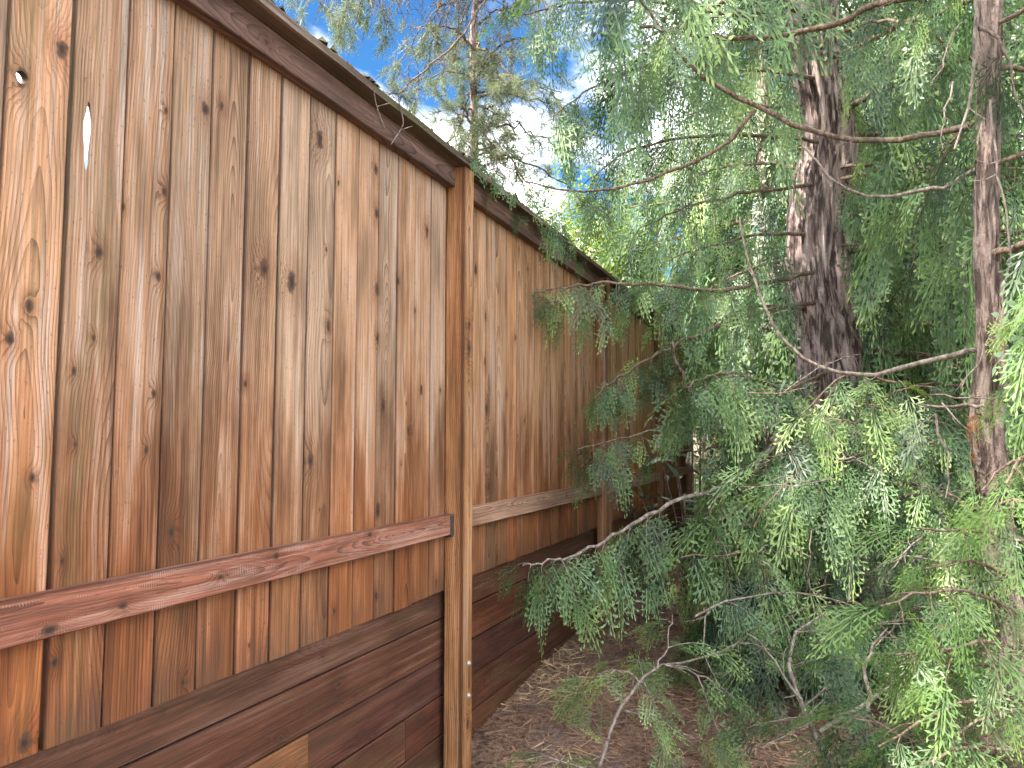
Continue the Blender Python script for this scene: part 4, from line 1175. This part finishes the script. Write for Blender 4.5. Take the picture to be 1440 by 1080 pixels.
branch_thing('fallen_branch', 'grey forked branch standing up from the ground at bottom right of centre', [
    ([(1172, 1095, 2.6), (1145, 1025, 2.7), (1118, 965, 2.8), (1108, 920, 2.9), (1125, 885, 3.0), (1160, 862, 3.1)], 0.011, dict(bare=0.8)),
    ([(1128, 985, 2.75), (1095, 945, 2.8), (1075, 910, 2.85), (1050, 890, 2.9)], 0.005, dict(bare=0.9)),
    ([(1140, 1015, 2.7), (1100, 1035, 2.65), (1060, 1050, 2.6)], 0.004, dict(bare=0.9))], **LOW)
branch_thing('fallen_branch', 'curved grey dead branch resting among bright sprays at lower right', [
    ([(1152, 1030, 2.75), (1190, 1003, 2.8), (1228, 985, 2.9), (1258, 955, 3.0), (1285, 945, 3.0), (1330, 950, 3.0)], 0.010, dict(bare=0.95)),
    ([(1219, 1000, 2.85), (1215, 945, 2.9), (1225, 912, 3.0), (1248, 883, 3.1)], 0.0085, dict(bare=0.95)),
    ([(1200, 890, 3.1), (1250, 875, 3.1), (1310, 862, 3.1)], 0.006, dict(bare=0.9))], **LOW)
branch_thing('fallen_branch', 'long thin twig bowed low over the needles below the thick trunk', [
    ([(977, 867, 3.3), (1027, 843, 3.4), (1087, 833, 3.5), (1150, 838, 3.5), (1200, 853, 3.5), (1260, 900, 3.4)], 0.005, dict(bare=0.9)),
    ([(1000, 855, 3.4), (985, 900, 3.3), (1010, 960, 3.2), (1040, 990, 3.1)], 0.004, dict(bare=0.9))], **LOW)
branch_thing('fallen_branch', 'low green cedar branch resting on the ground at the bottom edge', [
    ([(880, 1110, 2.55), (800, 1070, 2.6), (720, 1072, 2.65)], 0.005, dict())], **LOW)
branch_thing('fallen_branch', 'dense heap of dark cedar boughs on the ground below the thick trunk', [
    ([(1180, 800, 5.2), (1120, 780, 4.8), (1060, 800, 4.5), (1010, 840, 4.3)], 0.010, dict()),
    ([(1230, 790, 5.0), (1190, 790, 4.6), (1140, 820, 4.3), (1100, 860, 4.1)], 0.010, dict()),
    ([(1280, 830, 4.6), (1240, 810, 4.3), (1190, 850, 4.0), (1150, 900, 3.8)], 0.010, dict()),
    ([(1100, 740, 5.2), (1040, 750, 4.9), (980, 790, 4.7)], 0.008, dict()),
    ([(1330, 850, 4.2), (1280, 860, 3.9), (1230, 910, 3.7)], 0.008, dict()),
    ([(1150, 820, 4.6), (1090, 800, 4.3), (1030, 830, 4.1), (980, 870, 4.0)], 0.008, dict()),
    ([(1200, 860, 4.0), (1150, 850, 3.8), (1100, 880, 3.6), (1060, 920, 3.5)], 0.007, dict())], bark=TWIG, sec=(0.18, 0.32), step=0.055, droop=0.8, gap=0.04, spray=(0.7, 1.1))
branch_thing('fallen_branch', 'feathery green cedar boughs on the ground at the bottom right corner', [
    ([(1300, 1110, 2.5), (1260, 1040, 2.6), (1210, 1010, 2.65), (1170, 1030, 2.65)], 0.007, dict()),
    ([(1400, 1120, 2.4), (1350, 1060, 2.5), (1290, 1040, 2.55)], 0.007, dict())], bark=TWIG, sec=(0.12, 0.24), step=0.06, droop=0.5, gap=0.04, spray=(0.6, 0.95))
# curled dead leaves
DL = [leaf_mesh(0.09, 0.026, 0.7, 0.5, (0.2, 0.8), 5), leaf_mesh(0.075, 0.022, 0.5, -0.6, (0.3, 1.0), 5)]
for m_ in DL: m_.materials.append(DEADLEAF)
for i, (px, py, Z, w) in enumerate([(952, 818, 4.3, 'curled brown dead leaf hanging low beside the fence shrubs, left one of the trio'), (970, 814, 4.3, 'curled brown dead leaf hanging low, middle one of the trio'), (992, 800, 4.3, 'curled brown dead leaf hanging low, right one of the trio'),
                                (932, 880, 3.6, 'long curled dead leaf standing near the pale arching branch'), (1317, 880, 3.0, 'big curled dead leaf among the bright sprays, upper one'), (1330, 915, 2.9, 'big curled dead leaf among the bright sprays, lower one'), (1280, 965, 2.9, 'dry tan leaf caught by the curved grey branch'), (1120, 690, 4.0, 'small reddish dead leaf dangling from a twig left of the thick trunk')]):
    o = put('dead_leaf', DL[i % 2], None); o.location = at(px, py, Z); o.rotation_euler = (R(-70) + 0.3 * i, 0.4 * i, 1.1 * i); o.scale = (0.6,) * 3
    tag(o, w, 'leaf', 'dead leaves')
# dry twigs hanging over the cap
for i, (pts, lab) in enumerate([([(525, 125, 2.62), (530, 150, 2.64), (541, 180, 2.66)], 'straw coloured dry twig draped over the fence cap, left of two'), ([(560, 140, 2.75), (567, 170, 2.76), (563, 183, 2.75), (550, 203, 2.72)], 'forked straw coloured dry twig draped over the fence cap, right of two')]):
    Q = px_path(pts); 
    # bring it to the face of the cap and top rail
    Q = np.array([onwall(p[0], p[1], 0.106) for p in pts])
    bag = Bag(); V, F = tube(resample(Q, 8), 0.0022, 4); bag.add(V, F)
    V, F = tube(np.array([Q[-2], Q[-2] + [0.01, 0.05, 0.03], Q[-2] + [0.0, 0.09, 0.05]]), 0.0016, 4); bag.add(V, F)
    o = put('dry_twig', bag.mesh('dry_twig', True), PALE); tag(o, lab, 'twig', 'dry twigs on the cap')
# a cedar sprig lying over the cap at the post and beyond
sprig = thing('cedar_sprig', 'green cedar sprigs lying over the fence cap beyond the nearest post', 'branch', (0.05, 3.05, 2.6))
for y0, y1 in ((2.95, 3.35), (3.2, 3.75), (3.7, 4.3), (4.2, 4.9)):
    hero_limb(sprig, [(0.0, y1, 2.63), (0.05, (y0 + y1) / 2, 2.66), (0.10, y0, 2.63)], 0.004, 0.002, name='sprig_stem', sec=(0.06, 0.13), step=0.09, droop=1.2, gap=0.05, spray=(0.4, 0.65), hang=0.8)
